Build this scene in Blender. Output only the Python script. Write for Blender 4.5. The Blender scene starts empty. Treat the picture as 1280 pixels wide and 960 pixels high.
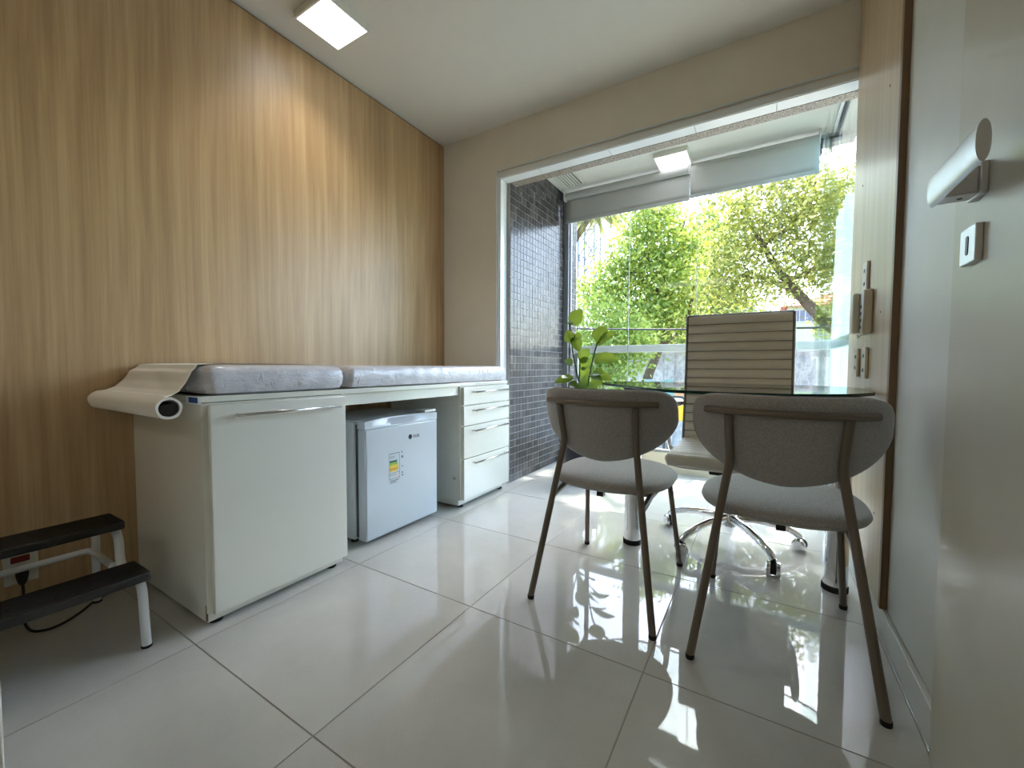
import bpy, bmesh, math, random
import numpy as np
from mathutils import Vector, Matrix
random.seed(7)
rng = np.random.default_rng(11)
SC = bpy.context.scene
COL = SC.collection
PI = math.pi

# ------------------------------------------------------------------ camera
F_PX, YAW, PITCH, ROLL = 513.793, 0.545946, -0.0427353, 0.00342087
CAM = Vector((0.0, 0.0, 0.86))
fwd = Vector((-math.sin(YAW) * math.cos(PITCH), math.cos(YAW) * math.cos(PITCH), math.sin(PITCH)))
right = Vector((math.cos(YAW), math.sin(YAW), 0.0))
up = right.cross(fwd)
r2 = right * math.cos(ROLL) + up * math.sin(ROLL)
u2 = -right * math.sin(ROLL) + up * math.cos(ROLL)
cd = bpy.data.cameras.new('camera')
cam = bpy.data.objects.new('camera', cd)
COL.objects.link(cam)
cd.sensor_fit = 'HORIZONTAL'
cd.sensor_width = 36.0
cd.lens = F_PX / 1280 * 36.0
cd.clip_start = 0.02
cd.clip_end = 400
m = Matrix((r2, u2, -fwd)).transposed().to_4x4()
m.translation = CAM
cam.matrix_world = m
SC.camera = cam

# ------------------------------------------------------------------ world, sun, exposure
EXPOSURE = 1.32
SKY_STRENGTH = 0.74
SUN_STRENGTH = 6.5
SUN_ELEV, SUN_AZ = math.radians(52), math.radians(8)     # azimuth from +y towards +x
LAMP_ROOM, LAMP_BACK, LAMP_BALCONY = 2.4, 1.6, 1.4
ROOM_LAMP_WATTS = 1.1
w = bpy.data.worlds.new('world')
SC.world = w
w.use_nodes = True
nt = w.node_tree
nt.nodes.clear()
out = nt.nodes.new('ShaderNodeOutputWorld')
bg = nt.nodes.new('ShaderNodeBackground')
sky = nt.nodes.new('ShaderNodeTexSky')
sky.sky_type = 'NISHITA'
sky.sun_disc = False
sky.sun_elevation = SUN_ELEV
sky.sun_rotation = SUN_AZ
sky.air_density = 0.9
sky.dust_density = 1.6
sky.ozone_density = 0.8
bg.inputs['Strength'].default_value = SKY_STRENGTH
nt.links.new(sky.outputs[0], bg.inputs[0])
nt.links.new(bg.outputs[0], out.inputs[0])
sd = bpy.data.lights.new('sun', 'SUN')
sd.energy = SUN_STRENGTH
sd.angle = math.radians(0.55)
sd.color = (1.0, 0.95, 0.86)
sun = bpy.data.objects.new('sun', sd)
COL.objects.link(sun)
sdir = Vector((math.sin(SUN_AZ) * math.cos(SUN_ELEV), math.cos(SUN_AZ) * math.cos(SUN_ELEV), math.sin(SUN_ELEV)))
sun.rotation_euler = sdir.to_track_quat('Z', 'Y').to_euler()
sun.location = sdir * 30
vs = SC.view_settings
vs.view_transform = 'Standard'
vs.look = 'None'
vs.exposure = EXPOSURE
vs.gamma = 1.0
vs.use_curve_mapping = False
try:
    SC.cycles.transparent_max_bounces = 40
    SC.cycles.max_bounces = 12
    SC.cycles.diffuse_bounces = 6
    SC.cycles.glossy_bounces = 5
    SC.cycles.sample_clamp_indirect = 6.0
except Exception:
    pass

# ------------------------------------------------------------------ materials
def S(r, g, b):
    f = lambda c: (c / 12.92 if c <= 0.04045 else ((c + 0.055) / 1.055) ** 2.4)
    return (f(r / 255), f(g / 255), f(b / 255), 1.0)

class NT:
    def __init__(s, name):
        s.m = bpy.data.materials.new(name)
        s.m.use_nodes = True
        s.t = s.m.node_tree
        s.t.nodes.clear()
        s.o = s.t.nodes.new('ShaderNodeOutputMaterial')
    def n(s, kind, **kw):
        x = s.t.nodes.new(kind)
        for k, v in kw.items():
            if k in x.inputs:
                x.inputs[k].default_value = v
            else:
                setattr(x, k, v)
        return x
    def l(s, a, b):
        s.t.links.new(a, b)
    def ramp(s, fac, stops):
        r = s.n('ShaderNodeValToRGB')
        e = r.color_ramp.elements
        while len(e) < len(stops):
            e.new(0.5)
        for i, (p, c) in enumerate(stops):
            e[i].position = p
            e[i].color = c
        s.l(fac, r.inputs[0])
        return r.outputs[0]
    def coords(s, scale=(1, 1, 1), kind='Object', rot=(0, 0, 0)):
        tc = s.n('ShaderNodeTexCoord')
        mp = s.n('ShaderNodeMapping')
        mp.inputs['Scale'].default_value = scale
        mp.inputs['Rotation'].default_value = rot
        s.l(tc.outputs[kind], mp.inputs[0])
        return mp.outputs[0]
    def noise(s, vec, scale=5.0, detail=3.0, rough=0.5):
        x = s.n('ShaderNodeTexNoise')
        x.inputs['Scale'].default_value = scale
        x.inputs['Detail'].default_value = detail
        x.inputs['Roughness'].default_value = rough
        s.l(vec, x.inputs['Vector'])
        return x.outputs[0]
    def mix(s, fac, a, b, mode='MIX'):
        x = s.n('ShaderNodeMix', data_type='RGBA', blend_type=mode)
        for sock, v in ((x.inputs[0], fac), (x.inputs[6], a), (x.inputs[7], b)):
            if hasattr(v, 'is_linked'):
                s.l(v, sock)
            else:
                sock.default_value = v
        return x.outputs[2]
    def bump(s, h, strength=0.2, dist=0.01):
        x = s.n('ShaderNodeBump')
        x.inputs['Strength'].default_value = strength
        x.inputs['Distance'].default_value = dist
        s.l(h, x.inputs['Height'])
        return x.outputs[0]
    def bsdf(s, col, rough=0.5, metal=0.0, coat=0.0, coat_rough=0.05, normal=None, spec=0.5, ior=None, sheen=0.0):
        b = s.n('ShaderNodeBsdfPrincipled')
        for sock, v in (('Base Color', col), ('Roughness', rough)):
            if hasattr(v, 'is_linked'):
                s.l(v, b.inputs[sock])
            else:
                b.inputs[sock].default_value = v
        b.inputs['Metallic'].default_value = metal
        b.inputs['Coat Weight'].default_value = coat
        b.inputs['Coat Roughness'].default_value = coat_rough
        b.inputs['Specular IOR Level'].default_value = spec
        b.inputs['Sheen Weight'].default_value = sheen
        if ior:
            b.inputs['IOR'].default_value = ior
        if normal is not None:
            s.l(normal, b.inputs['Normal'])
        return b
    def done(s, b):
        s.l(b.outputs[0], s.o.inputs[0])
        return s.m

def plain(name, col, rough=0.5, metal=0.0, coat=0.0, var=0.04, bump=0.0, bscale=60, spec=0.5):
    t = NT(name)
    v = t.coords()
    nz = t.noise(v, 9.0, 4.0)
    lo = tuple(max(0, c * (1 - var)) for c in col[:3]) + (1,)
    hi = tuple(min(1, c * (1 + var)) for c in col[:3]) + (1,)
    c = t.ramp(nz, [(0.3, lo), (0.7, hi)])
    nrm = t.bump(t.noise(v, bscale, 3.0), bump, 0.004) if bump else None
    return t.done(t.bsdf(c, rough, metal, coat, normal=nrm, spec=spec))

def wood(name, dark, mid, light, rough=0.42, coat=0.15, gscale=1.0):
    t = NT(name)
    v = t.coords((26 * gscale, 26 * gscale, 0.9))
    warp = t.n('ShaderNodeVectorMath', operation='ADD')
    big = t.n('ShaderNodeTexNoise', Scale=1.1, Detail=2.0)
    t.l(t.coords((1, 1, 0.35)), big.inputs['Vector'])
    sc = t.n('ShaderNodeVectorMath', operation='SCALE')
    sc.inputs['Scale'].default_value = 3.2
    t.l(big.outputs[1], sc.inputs[0])
    t.l(v, warp.inputs[0])
    t.l(sc.outputs[0], warp.inputs[1])
    n1 = t.noise(warp.outputs[0], 1.0, 5.0, 0.6)
    n2 = t.noise(t.coords((170 * gscale, 170 * gscale, 2.5)), 1.0, 3.0, 0.6)
    n3 = t.noise(t.coords((3.0, 3.0, 0.25)), 1.0, 2.0)
    c1 = t.ramp(n1, [(0.25, dark), (0.5, mid), (0.78, light)])
    c2 = t.ramp(n2, [(0.25, (0.80, 0.79, 0.77, 1)), (0.6, (1, 1, 1, 1))])
    c3 = t.ramp(n3, [(0.3, (0.88, 0.87, 0.84, 1)), (0.7, (1.0, 1.0, 1.0, 1))])
    c = t.mix(0.75, c1, c2, 'MULTIPLY')
    c = t.mix(0.8, c, c3, 'MULTIPLY')
    return t.done(t.bsdf(c, rough, coat=coat, coat_rough=0.3, normal=t.bump(n2, 0.05, 0.002)))

def metal(name, col, rough=0.2):
    t = NT(name)
    nz = t.noise(t.coords((40, 40, 40)), 3.0, 3.0)
    r = t.n('ShaderNodeMapRange')
    r.inputs[3].default_value = rough * 0.8
    r.inputs[4].default_value = rough * 1.25
    t.l(nz, r.inputs[0])
    return t.done(t.bsdf(col, r.outputs[0], metal=1.0))

def glass(name, tint, refl=1.0, rough=0.0):
    t = NT(name)
    tr = t.n('ShaderNodeBsdfTransparent')
    tr.inputs[0].default_value = tint
    gl = t.n('ShaderNodeBsdfGlossy')
    gl.inputs['Roughness'].default_value = rough
    lw = t.n('ShaderNodeLayerWeight', Blend=0.5)
    pw = t.n('ShaderNodeMath', operation='POWER')
    pw.inputs[1].default_value = 5.0
    t.l(lw.outputs['Facing'], pw.inputs[0])
    mu = t.n('ShaderNodeMath', operation='MULTIPLY_ADD')
    mu.inputs[1].default_value = 0.96 * refl
    mu.inputs[2].default_value = 0.04 * refl
    t.l(pw.outputs[0], mu.inputs[0])
    mx = t.n('ShaderNodeMixShader')
    t.l(mu.outputs[0], mx.inputs[0])
    t.l(tr.outputs[0], mx.inputs[1])
    t.l(gl.outputs[0], mx.inputs[2])
    return t.done(mx)

def emit(name, col, strength):
    t = NT(name)
    e = t.n('ShaderNodeEmission')
    e.inputs[0].default_value = col
    e.inputs[1].default_value = strength
    return t.done(e)

def leafmat(name, stops, trans=0.45, rough=0.5):
    t = NT(name)
    g = t.n('ShaderNodeNewGeometry')
    c = t.ramp(g.outputs['Random Per Island'], stops)
    d = t.bsdf(c, rough, spec=0.3)
    tl = t.n('ShaderNodeBsdfTranslucent')
    t.l(t.mix(0.35, c, (0.75, 0.85, 0.1, 1), 'MIX'), tl.inputs[0])
    mx = t.n('ShaderNodeMixShader', Fac=trans)
    t.l(d.outputs[0], mx.inputs[1])
    t.l(tl.outputs[0], mx.inputs[2])
    return t.done(mx)

def fabric(name, a, b):
    t = NT(name)
    v = t.coords()
    n1 = t.noise(t.coords((1100, 1100, 330)), 1.0, 2.0)
    n2 = t.noise(t.coords((330, 330, 1100)), 1.0, 2.0)
    n = t.n('ShaderNodeMath', operation='ADD')
    t.l(n1, n.inputs[0])
    t.l(n2, n.inputs[1])
    h = t.n('ShaderNodeMath', operation='MULTIPLY')
    h.inputs[1].default_value = 0.5
    t.l(n.outputs[0], h.inputs[0])
    c = t.ramp(h.outputs[0], [(0.36, a), (0.62, b)])
    return t.done(t.bsdf(c, 0.95, normal=t.bump(h.outputs[0], 0.25, 0.001), spec=0.15, sheen=0.25))

M = {}
M['oak'] = wood('oak_laminate', S(166, 134, 94), S(190, 158, 116), S(210, 180, 138))
M['oak_pale'] = wood('pale_oak_laminate', S(176, 152, 118), S(194, 170, 136), S(208, 186, 154), 0.38, 0.25)
M['oak_edge'] = wood('brown_edge_band', S(104, 78, 52), S(122, 94, 64), S(140, 110, 78))
M['wall'] = plain('painted_plaster', S(226, 220, 206), 0.75, var=0.015, bump=0.06, bscale=180)
M['wall_right'] = plain('satin_painted_plaster', S(206, 206, 198), 0.42, var=0.02, bump=0.05, bscale=90)
M['ceiling'] = plain('ceiling_paint', S(216, 214, 206), 0.8, var=0.01)
M['ceiling_out'] = plain('balcony_ceiling_paint', S(216, 216, 208), 0.8, var=0.01)
M['door'] = plain('door_lacquer', S(196, 194, 180), 0.36, var=0.02, coat=0.15)
M['white'] = plain('white_lacquer', S(226, 226, 216), 0.22, var=0.01, coat=0.4)
M['white_trim'] = plain('white_aluminium', S(222, 226, 226), 0.22, var=0.01, coat=0.3)
M['dark_gap'] = plain('dark_shadow_gap', S(60, 46, 32), 0.8)
M['fridge'] = plain('fridge_enamel', S(192, 200, 208), 0.25, var=0.008, coat=0.4)
M['fridge_side'] = plain('fridge_side_enamel', S(200, 206, 210), 0.4, var=0.01)
M['gasket'] = plain('dark_gasket', S(60, 62, 64), 0.7)
M['black'] = plain('black_plastic', S(18, 18, 19), 0.45, var=0.1)
M['rubber'] = plain('black_rubber', S(14, 14, 14), 0.8, var=0.1)
M['chrome'] = metal('chrome', (0.82, 0.83, 0.85, 1), 0.07)
M['steel'] = metal('brushed_steel', (0.60, 0.61, 0.62, 1), 0.40)
M['alu'] = plain('grey_aluminium', S(160, 163, 166), 0.35, metal=0.6, var=0.02)
M['handle'] = metal('handle_steel', (0.62, 0.62, 0.62, 1), 0.22)
M['taupe'] = plain('taupe_powder_coat', S(112, 102, 90), 0.42, metal=0.25, var=0.05)
M['fabric'] = fabric('grey_woven_fabric', S(120, 118, 117), S(186, 183, 180))
M['seam'] = plain('fabric_piping', S(98, 95, 92), 0.9)
M['leather'] = plain('grey_beige_leather', S(196, 187, 170), 0.42, var=0.03, bump=0.12, bscale=260)
M['leather_edge'] = plain('leather_frame', S(104, 98, 88), 0.45, var=0.05)
M['seam_dark'] = plain('dark_stitched_seam', S(92, 85, 72), 0.7)
M['paper'] = plain('exam_paper', S(234, 230, 220), 0.9, var=0.015)
M['core'] = plain('roll_core', S(26, 20, 18), 0.9)
M['tread'] = plain('black_ribbed_rubber', S(26, 24, 22), 0.5, var=0.25, bump=0.5, bscale=120)
M['stool'] = plain('white_enamelled_tube', S(214, 216, 216), 0.3, var=0.03, coat=0.2)
M['plate'] = plain('white_wall_plate', S(214, 210, 196), 0.4, var=0.01)
M['ivory'] = plain('ivory_plastic', S(206, 200, 184), 0.42, var=0.01)
M['red'] = plain('red_socket', S(120, 16, 14), 0.4)
M['cord'] = plain('black_cord', S(16, 16, 16), 0.6)
M['blue_label'] = plain('blue_print', S(20, 70, 140), 0.5, var=0.25)
M['white_label'] = plain('white_print', S(226, 230, 232), 0.5)
M['ink'] = plain('grey_ink', S(96, 102, 108), 0.5)
M['green_ink'] = plain('green_print', S(40, 110, 60), 0.5)
M['lime_ink'] = plain('lime_print', S(140, 180, 60), 0.5)
M['yellow_ink'] = plain('yellow_print', S(226, 200, 40), 0.5)
M['orange_ink'] = plain('orange_print', S(220, 160, 40), 0.5)
M['pink_ink'] = plain('pink_print', S(226, 180, 180), 0.5)
M['blind'] = plain('grey_blind_fabric', S(188, 190, 188), 0.85, var=0.01)
M['pot'] = plain('dark_navy_pot', S(24, 30, 44), 0.35)
M['soil'] = plain('dark_soil', S(48, 36, 28), 0.95, var=0.3)
M['stem'] = plain('dark_plant_stem', S(44, 56, 30), 0.6, var=0.15)
M['plant_leaf'] = leafmat('houseplant_leaf', [(0.0, S(44, 84, 26)), (0.6, S(70, 118, 34)), (1.0, S(116, 158, 44))], 0.3, 0.3)
M['pane'] = glass('clear_window_glass', (0.975, 0.99, 0.98, 1), 0.5)
M['pane_green'] = glass('green_stacked_glass', (0.955, 0.988, 0.975, 1), 0.6)
M['table_glass'] = glass('table_glass', (0.90, 0.965, 0.94, 1), 1.0)
t = NT('green_glass_edge')
M['glass_edge'] = t.done(t.bsdf(t.ramp(t.noise(t.coords((3, 3, 3)), 2.0), [(0.3, S(4, 34, 30)), (0.7, S(12, 66, 56))]), 0.25, coat=0.0, spec=0.3))
t = NT('plastic_wrapped_cushion')
nz = t.noise(t.coords((16, 16, 26)), 1.0, 5.0, 0.65)
nz2 = t.noise(t.coords((60, 22, 60)), 1.0, 4.0, 0.6)
ad = t.n('ShaderNodeMath', operation='ADD')
t.l(nz, ad.inputs[0])
t.l(nz2, ad.inputs[1])
M['wrap'] = t.done(t.bsdf(t.ramp(nz, [(0.3, S(192, 192, 200)), (0.7, S(216, 215, 219))]), 0.4, coat=0.6, coat_rough=0.16, normal=t.bump(ad.outputs[0], 0.4, 0.012)))
t = NT('polished_porcelain')
v = t.coords()
c = t.ramp(t.noise(v, 3.0, 6.0, 0.65), [(0.3, S(184, 184, 180)), (0.7, S(198, 198, 194))])
c2 = t.ramp(t.noise(v, 240.0, 2.0), [(0.35, (0.95, 0.95, 0.94, 1)), (0.6, (1, 1, 1, 1))])
M['tile'] = t.done(t.bsdf(t.mix(0.8, c, c2, 'MULTIPLY'), 0.03, ior=1.55))
M['grout'] = plain('floor_grout', S(150, 146, 138), 0.9)
t = NT('speckled_granite')
v = t.coords()
M['granite'] = t.done(t.bsdf(t.ramp(t.noise(v, 140.0, 3.0, 0.7), [(0.35, S(70, 62, 54)), (0.5, S(146, 134, 118)), (0.66, S(196, 186, 170))]), 0.35))
t = NT('charcoal_mosaic')
g = t.n('ShaderNodeNewGeometry')
c = t.ramp(g.outputs['Random Per Island'], [(0.0, S(62, 60, 61)), (0.6, S(76, 74, 74)), (1.0, S(94, 91, 91))])
M['mosaic'] = t.done(t.bsdf(c, 0.24, spec=0.28))
M['mosaic_grout'] = plain('pale_mosaic_grout', S(176, 174, 172), 0.9)
M['cream'] = plain('cream_curb_stone', S(226, 214, 186), 0.5, var=0.03)
M['bark'] = plain('tree_bark', S(92, 76, 62), 0.9, var=0.3, bump=0.5, bscale=20)
M['leaf_bright'] = leafmat('bright_green_leaves', [(0, S(72, 100, 50)), (0.4, S(126, 152, 72)), (0.75, S(184, 196, 96)), (0.92, S(222, 214, 120)), (1, S(228, 226, 190))], 0.42, 0.35)
M['leaf_olive'] = leafmat('olive_leaves', [(0, S(78, 88, 48)), (0.5, S(128, 132, 70)), (0.8, S(182, 176, 96)), (1, S(214, 204, 140))], 0.4)
M['leaf_dark'] = leafmat('deep_green_leaves', [(0, S(48, 78, 34)), (0.6, S(86, 122, 56)), (1, S(140, 160, 80))], 0.35)
M['leaf_shrub'] = leafmat('shrub_leaves', [(0, S(86, 116, 50)), (0.6, S(130, 156, 74)), (1, S(190, 196, 120))], 0.4)
M['frond'] = leafmat('palm_frond', [(0, S(96, 104, 84)), (0.6, S(130, 134, 104)), (1, S(182, 170, 100))], 0.3)
M['ground'] = plain('street_ground', S(150, 146, 138), 0.95, var=0.12, bump=0.2)
M['asphalt'] = plain('asphalt', S(110, 110, 112), 0.95, var=0.1)
t = NT('weathered_wall')
v = t.coords((1, 1, 0.6))
n1 = t.noise(v, 2.2, 6.0, 0.7)
n2 = t.noise(v, 11.0, 4.0, 0.75)
c = t.ramp(n1, [(0.3, S(150, 148, 150)), (0.55, S(196, 192, 194)), (0.8, S(216, 212, 210))])
c2 = t.ramp(n2, [(0.42, (0.5, 0.5, 0.52, 1)), (0.56, (1, 1, 1, 1))])
M['street_wall'] = t.done(t.bsdf(t.mix(0.6, c, c2, 'MULTIPLY'), 0.9))
M['house'] = plain('pale_green_render', S(176, 184, 150), 0.9, var=0.06)
M['roof'] = plain('red_roof_tile', S(176, 74, 58), 0.8, var=0.2)
M['house_grey'] = plain('grey_render', S(176, 172, 172), 0.9, var=0.06)
M['win_dark'] = plain('dark_window', S(92, 94, 112), 0.3, var=0.1)
M['pillar'] = plain('pinkish_white_render', S(238, 222, 212), 0.85, var=0.03)
M['yellow'] = plain('yellow_bin', S(236, 180, 30), 0.5)
M['teal'] = plain('teal_paint', S(120, 160, 156), 0.7, var=0.15)
M['orange'] = plain('orange_paint', S(206, 158, 116), 0.7, var=0.15)
M['skyblue'] = plain('pale_blue_paint', S(164, 186, 198), 0.7, var=0.1)
M['tower'] = plain('galvanised_lattice', S(104, 110, 116), 0.6)
t = NT('pale_translucent_sheet')
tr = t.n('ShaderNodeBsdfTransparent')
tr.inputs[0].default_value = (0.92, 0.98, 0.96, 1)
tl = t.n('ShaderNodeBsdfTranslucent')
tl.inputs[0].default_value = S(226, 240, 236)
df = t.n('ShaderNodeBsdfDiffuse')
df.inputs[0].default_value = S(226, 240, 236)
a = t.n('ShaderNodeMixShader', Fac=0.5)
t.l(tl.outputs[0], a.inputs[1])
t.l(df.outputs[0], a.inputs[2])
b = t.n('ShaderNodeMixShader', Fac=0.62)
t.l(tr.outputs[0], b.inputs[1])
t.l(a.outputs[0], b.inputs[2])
M['translucent_sheet'] = t.done(b)
M['lamp_room'] = emit('room_lamp_light', (0.93, 0.97, 1.0, 1), LAMP_ROOM)
M['lamp_back'] = emit('rear_lamp_light', (1.0, 0.94, 0.84, 1), LAMP_BACK)
M['lamp_balcony'] = emit('balcony_lamp_light', (0.97, 0.99, 1.0, 1), LAMP_BALCONY)

# ------------------------------------------------------------------ mesh helpers
class MB:
    def __init__(s):
        s.bm = bmesh.new()
    def add(s, verts, faces, mi=0, smooth=False):
        vs_ = [s.bm.verts.new(v) for v in verts]
        for f in faces:
            try:
                fc = s.bm.faces.new([vs_[i] for i in f])
                fc.material_index = mi
                fc.smooth = smooth
            except ValueError:
                pass
        return vs_
    def box(s, x0, x1, y0, y1, z0, z1, bev=0.0, seg=2, mi=0, smooth=False):
        vv = s.add([(x, y, z) for z in (z0, z1) for x, y in ((x0, y0), (x1, y0), (x1, y1), (x0, y1))],
                   [(3, 2, 1, 0), (4, 5, 6, 7), (0, 1, 5, 4), (1, 2, 6, 5), (2, 3, 7, 6), (3, 0, 4, 7)], mi)
        if bev > 0:
            es = set()
            for v_ in vv:
                es.update(v_.link_edges)
            r = bmesh.ops.bevel(s.bm, geom=list(es), offset=bev, segments=seg, profile=0.5, affect='EDGES', clamp_overlap=True)
            for f in r['faces']:
                f.material_index = mi
                f.smooth = True if seg > 1 else smooth
        return s
    def tube(s, pts, r, n=12, cap=True, mi=0, flat=None):
        pts = [Vector(p) for p in pts]
        N = len(pts)
        rs = r if isinstance(r, (list, tuple)) else [r] * N
        tang = []
        for i in range(N):
            a_ = pts[max(i - 1, 0)]
            b_ = pts[min(i + 1, N - 1)]
            tang.append((b_ - a_).normalized())
        ref = Vector((0, 0, 1)) if abs(tang[0].z) < 0.9 else Vector((1, 0, 0))
        nrm = (ref - tang[0] * ref.dot(tang[0])).normalized()
        rings = []
        fl = flat or 1.0
        for i in range(N):
            nrm = (nrm - tang[i] * nrm.dot(tang[i])).normalized()
            bi = tang[i].cross(nrm)
            rings.append([s.bm.verts.new(pts[i] + (nrm * math.cos(2 * PI * k / n) * fl + bi * math.sin(2 * PI * k / n)) * rs[i]) for k in range(n)])
        for i in range(N - 1):
            for k in range(n):
                f = s.bm.faces.new((rings[i][k], rings[i][(k + 1) % n], rings[i + 1][(k + 1) % n], rings[i + 1][k]))
                f.smooth = True
                f.material_index = mi
        if cap:
            for rg, rev in ((rings[0], True), (rings[-1], False)):
                f = s.bm.faces.new(list(reversed(rg)) if rev else rg)
                f.material_index = mi
        return s
    def lathe(s, prof, c=(0, 0, 0), n=24, mi=0, axis='z'):
        rings = []
        for r_, z_ in prof:
            rg = []
            for k in range(n):
                a_ = 2 * PI * k / n
                p = (r_ * math.cos(a_), r_ * math.sin(a_), z_)
                if axis == 'x':
                    p = (p[2], p[0], p[1])
                elif axis == 'y':
                    p = (p[0], p[2], p[1])
                rg.append(s.bm.verts.new(Vector(p) + Vector(c)))
            rings.append(rg)
        for i in range(len(rings) - 1):
            for k in range(n):
                f = s.bm.faces.new((rings[i][k], rings[i][(k + 1) % n], rings[i + 1][(k + 1) % n], rings[i + 1][k]))
                f.smooth = True
                f.material_index = mi
        for rg in (rings[0], rings[-1]):
            try:
                f = s.bm.faces.new(rg)
                f.material_index = mi
            except ValueError:
                pass
        return s
    def prism(s, poly, z0, z1, mi=0, side_mi=None):
        n = len(poly)
        lo = [s.bm.verts.new((x, y, z0)) for x, y in poly]
        hi = [s.bm.verts.new((x, y, z1)) for x, y in poly]
        f = s.bm.faces.new(list(reversed(lo)))
        f.material_index = mi
        f = s.bm.faces.new(hi)
        f.material_index = mi
        for i in range(n):
            f = s.bm.faces.new((lo[i], lo[(i + 1) % n], hi[(i + 1) % n], hi[i]))
            f.material_index = mi if side_mi is None else side_mi
            f.smooth = side_mi is not None
        return s
    def grid(s, fn, nu, nv, mi=0, close_u=False, close_v=False):
        vv = [[s.bm.verts.new(fn(i / (nu if close_u else nu - 1), j / (nv if close_v else nv - 1))) for j in range(nv)] for i in range(nu)]
        for i in range(nu if close_u else nu - 1):
            for j in range(nv if close_v else nv - 1):
                try:
                    f = s.bm.faces.new((vv[i][j], vv[(i + 1) % nu][j], vv[(i + 1) % nu][(j + 1) % nv], vv[i][(j + 1) % nv]))
                    f.smooth = True
                    f.material_index = mi
                except ValueError:
                    pass
        return vv
    def go(s, name, mats, parent=None, loc=None, fix=True):
        if fix:
            bmesh.ops.recalc_face_normals(s.bm, faces=s.bm.faces[:])
        for e in s.bm.edges:
            if len(e.link_faces) == 2 and e.calc_face_angle(0) > 0.62:
                e.smooth = False
        me = bpy.data.meshes.new(name)
        s.bm.to_mesh(me)
        s.bm.free()
        return link(name, me, mats, parent, loc)

def link(name, me, mats, parent=None, loc=None):
    for x in (mats if isinstance(mats, (list, tuple)) else [mats]):
        me.materials.append(M[x] if isinstance(x, str) else x)
    o = bpy.data.objects.new(name, me)
    COL.objects.link(o)
    if parent is not None:
        o.parent = parent
        o.matrix_parent_inverse = Matrix.Translation(-world_loc(parent))
    if loc is not None:
        o.location = loc
    return o

def world_loc(o):
    v_ = Vector(o.location)
    p = o.parent
    if p is not None:
        v_ = v_ + o.matrix_parent_inverse.translation + world_loc(p)
    return v_

def thing(name, label, cat, loc=(0, 0, 0), group=None):
    o = bpy.data.objects.new(name, None)
    COL.objects.link(o)
    o.location = loc
    o.empty_display_size = 0.05
    return tag(o, label, cat, group)

def tag(o, label, cat, group=None):
    o['label'] = label
    o['category'] = cat
    if group:
        o['group'] = group
    return o

def struct(o):
    o['kind'] = 'structure'
    return o

def part(name, mb, mats, parent, label=None):
    o = mb.go(name, mats, parent)
    if label:
        o['label'] = label
    return o

def copy_tree(o, parent=None, top=True):
    c = o.copy()
    COL.objects.link(c)
    if parent is not None:
        c.parent = parent
        c.matrix_parent_inverse = o.matrix_parent_inverse.copy()
    for ch in list(o.children):
        copy_tree(ch, c, False)
    return c

def box(*a, **k):
    return MB().box(*a, **k)

def arc(c, r, a0, a1, n, plane='xz'):
    res = []
    for i in range(n + 1):
        a_ = a0 + (a1 - a0) * i / n
        p, q = r * math.cos(a_), r * math.sin(a_)
        if plane == 'xz':
            res.append((c[0] + p, c[1], c[2] + q))
        elif plane == 'yz':
            res.append((c[0], c[1] + p, c[2] + q))
        else:
            res.append((c[0] + p, c[1] + q, c[2]))
    return res

def fillet(pts, r, n=6):
    pts = [Vector(p) for p in pts]
    res = [pts[0]]
    for i in range(1, len(pts) - 1):
        a_, b_, c_ = pts[i - 1], pts[i], pts[i + 1]
        d1, d2 = (a_ - b_), (c_ - b_)
        rr = min(r, d1.length * 0.49, d2.length * 0.49)
        p, q = b_ + d1.normalized() * rr, b_ + d2.normalized() * rr
        for k in range(n + 1):
            tt = k / n
            res.append(p * (1 - tt) ** 2 + b_ * 2 * tt * (1 - tt) + q * tt * tt)
    res.append(pts[-1])
    return res

# ------------------------------------------------------------------ room shell
XL, XR = -2.12, 0.36          # left and right wall faces
YF, YB = 2.475, -2.70         # far wall face and rear wall
ZC = 2.54                     # ceiling
OX, OZ = -1.60, 2.172         # opening: left jamb, head height
TX = -1.57                    # mosaic wall face
GY = 3.50                     # glazing line
BZ = 2.42                     # balcony ceiling
GX = 0.385                    # side glass

fl = struct(box(XL - 0.1, GX + 0.1, YB - 0.1, GY + 0.15, -0.12, -0.0015).go('floor', 'grout'))
T0x, T0y, TS, J = -0.870, 0.547, 0.605, 0.0016
lims = (XL, XR + 0.01, YB, GY)
tile_mesh = {}
for i in range(-3, 4):
    for j in range(-6, 6):
        x0, x1 = max(T0x + i * TS, lims[0]), min(T0x + (i + 1) * TS, lims[1])
        y0, y1 = max(T0y + j * TS, lims[2]), min(T0y + (j + 1) * TS, lims[3])
        if x1 - x0 < 0.02 or y1 - y0 < 0.02:
            continue
        wx, wy = x1 - x0 - 2 * J, y1 - y0 - 2 * J
        key = (round(wx, 4), round(wy, 4))
        if key not in tile_mesh:
            mb = MB().box(0, wx, 0, wy, -0.0014, 0.0, 0.0006, 1)
            bmesh.ops.recalc_face_normals(mb.bm, faces=mb.bm.faces[:])
            me = bpy.data.meshes.new('tile')
            mb.bm.to_mesh(me)
            mb.bm.free()
            me.materials.append(M['tile'])
            tile_mesh[key] = me
        o = bpy.data.objects.new('tile', tile_mesh[key])
        COL.objects.link(o)
        o.location = (x0 + J, y0 + J, 0)
        o.parent = fl
struct(box(XL - 0.1, XR + 0.1, YB - 0.1, YF + 0.02, ZC, ZC + 0.1).go('ceiling', 'ceiling'))
wl = struct(box(XL - 0.12, XL - 0.012, YB - 0.1, YF + 0.1, 0, ZC).go('wall_left', 'dark_gap'))
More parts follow.
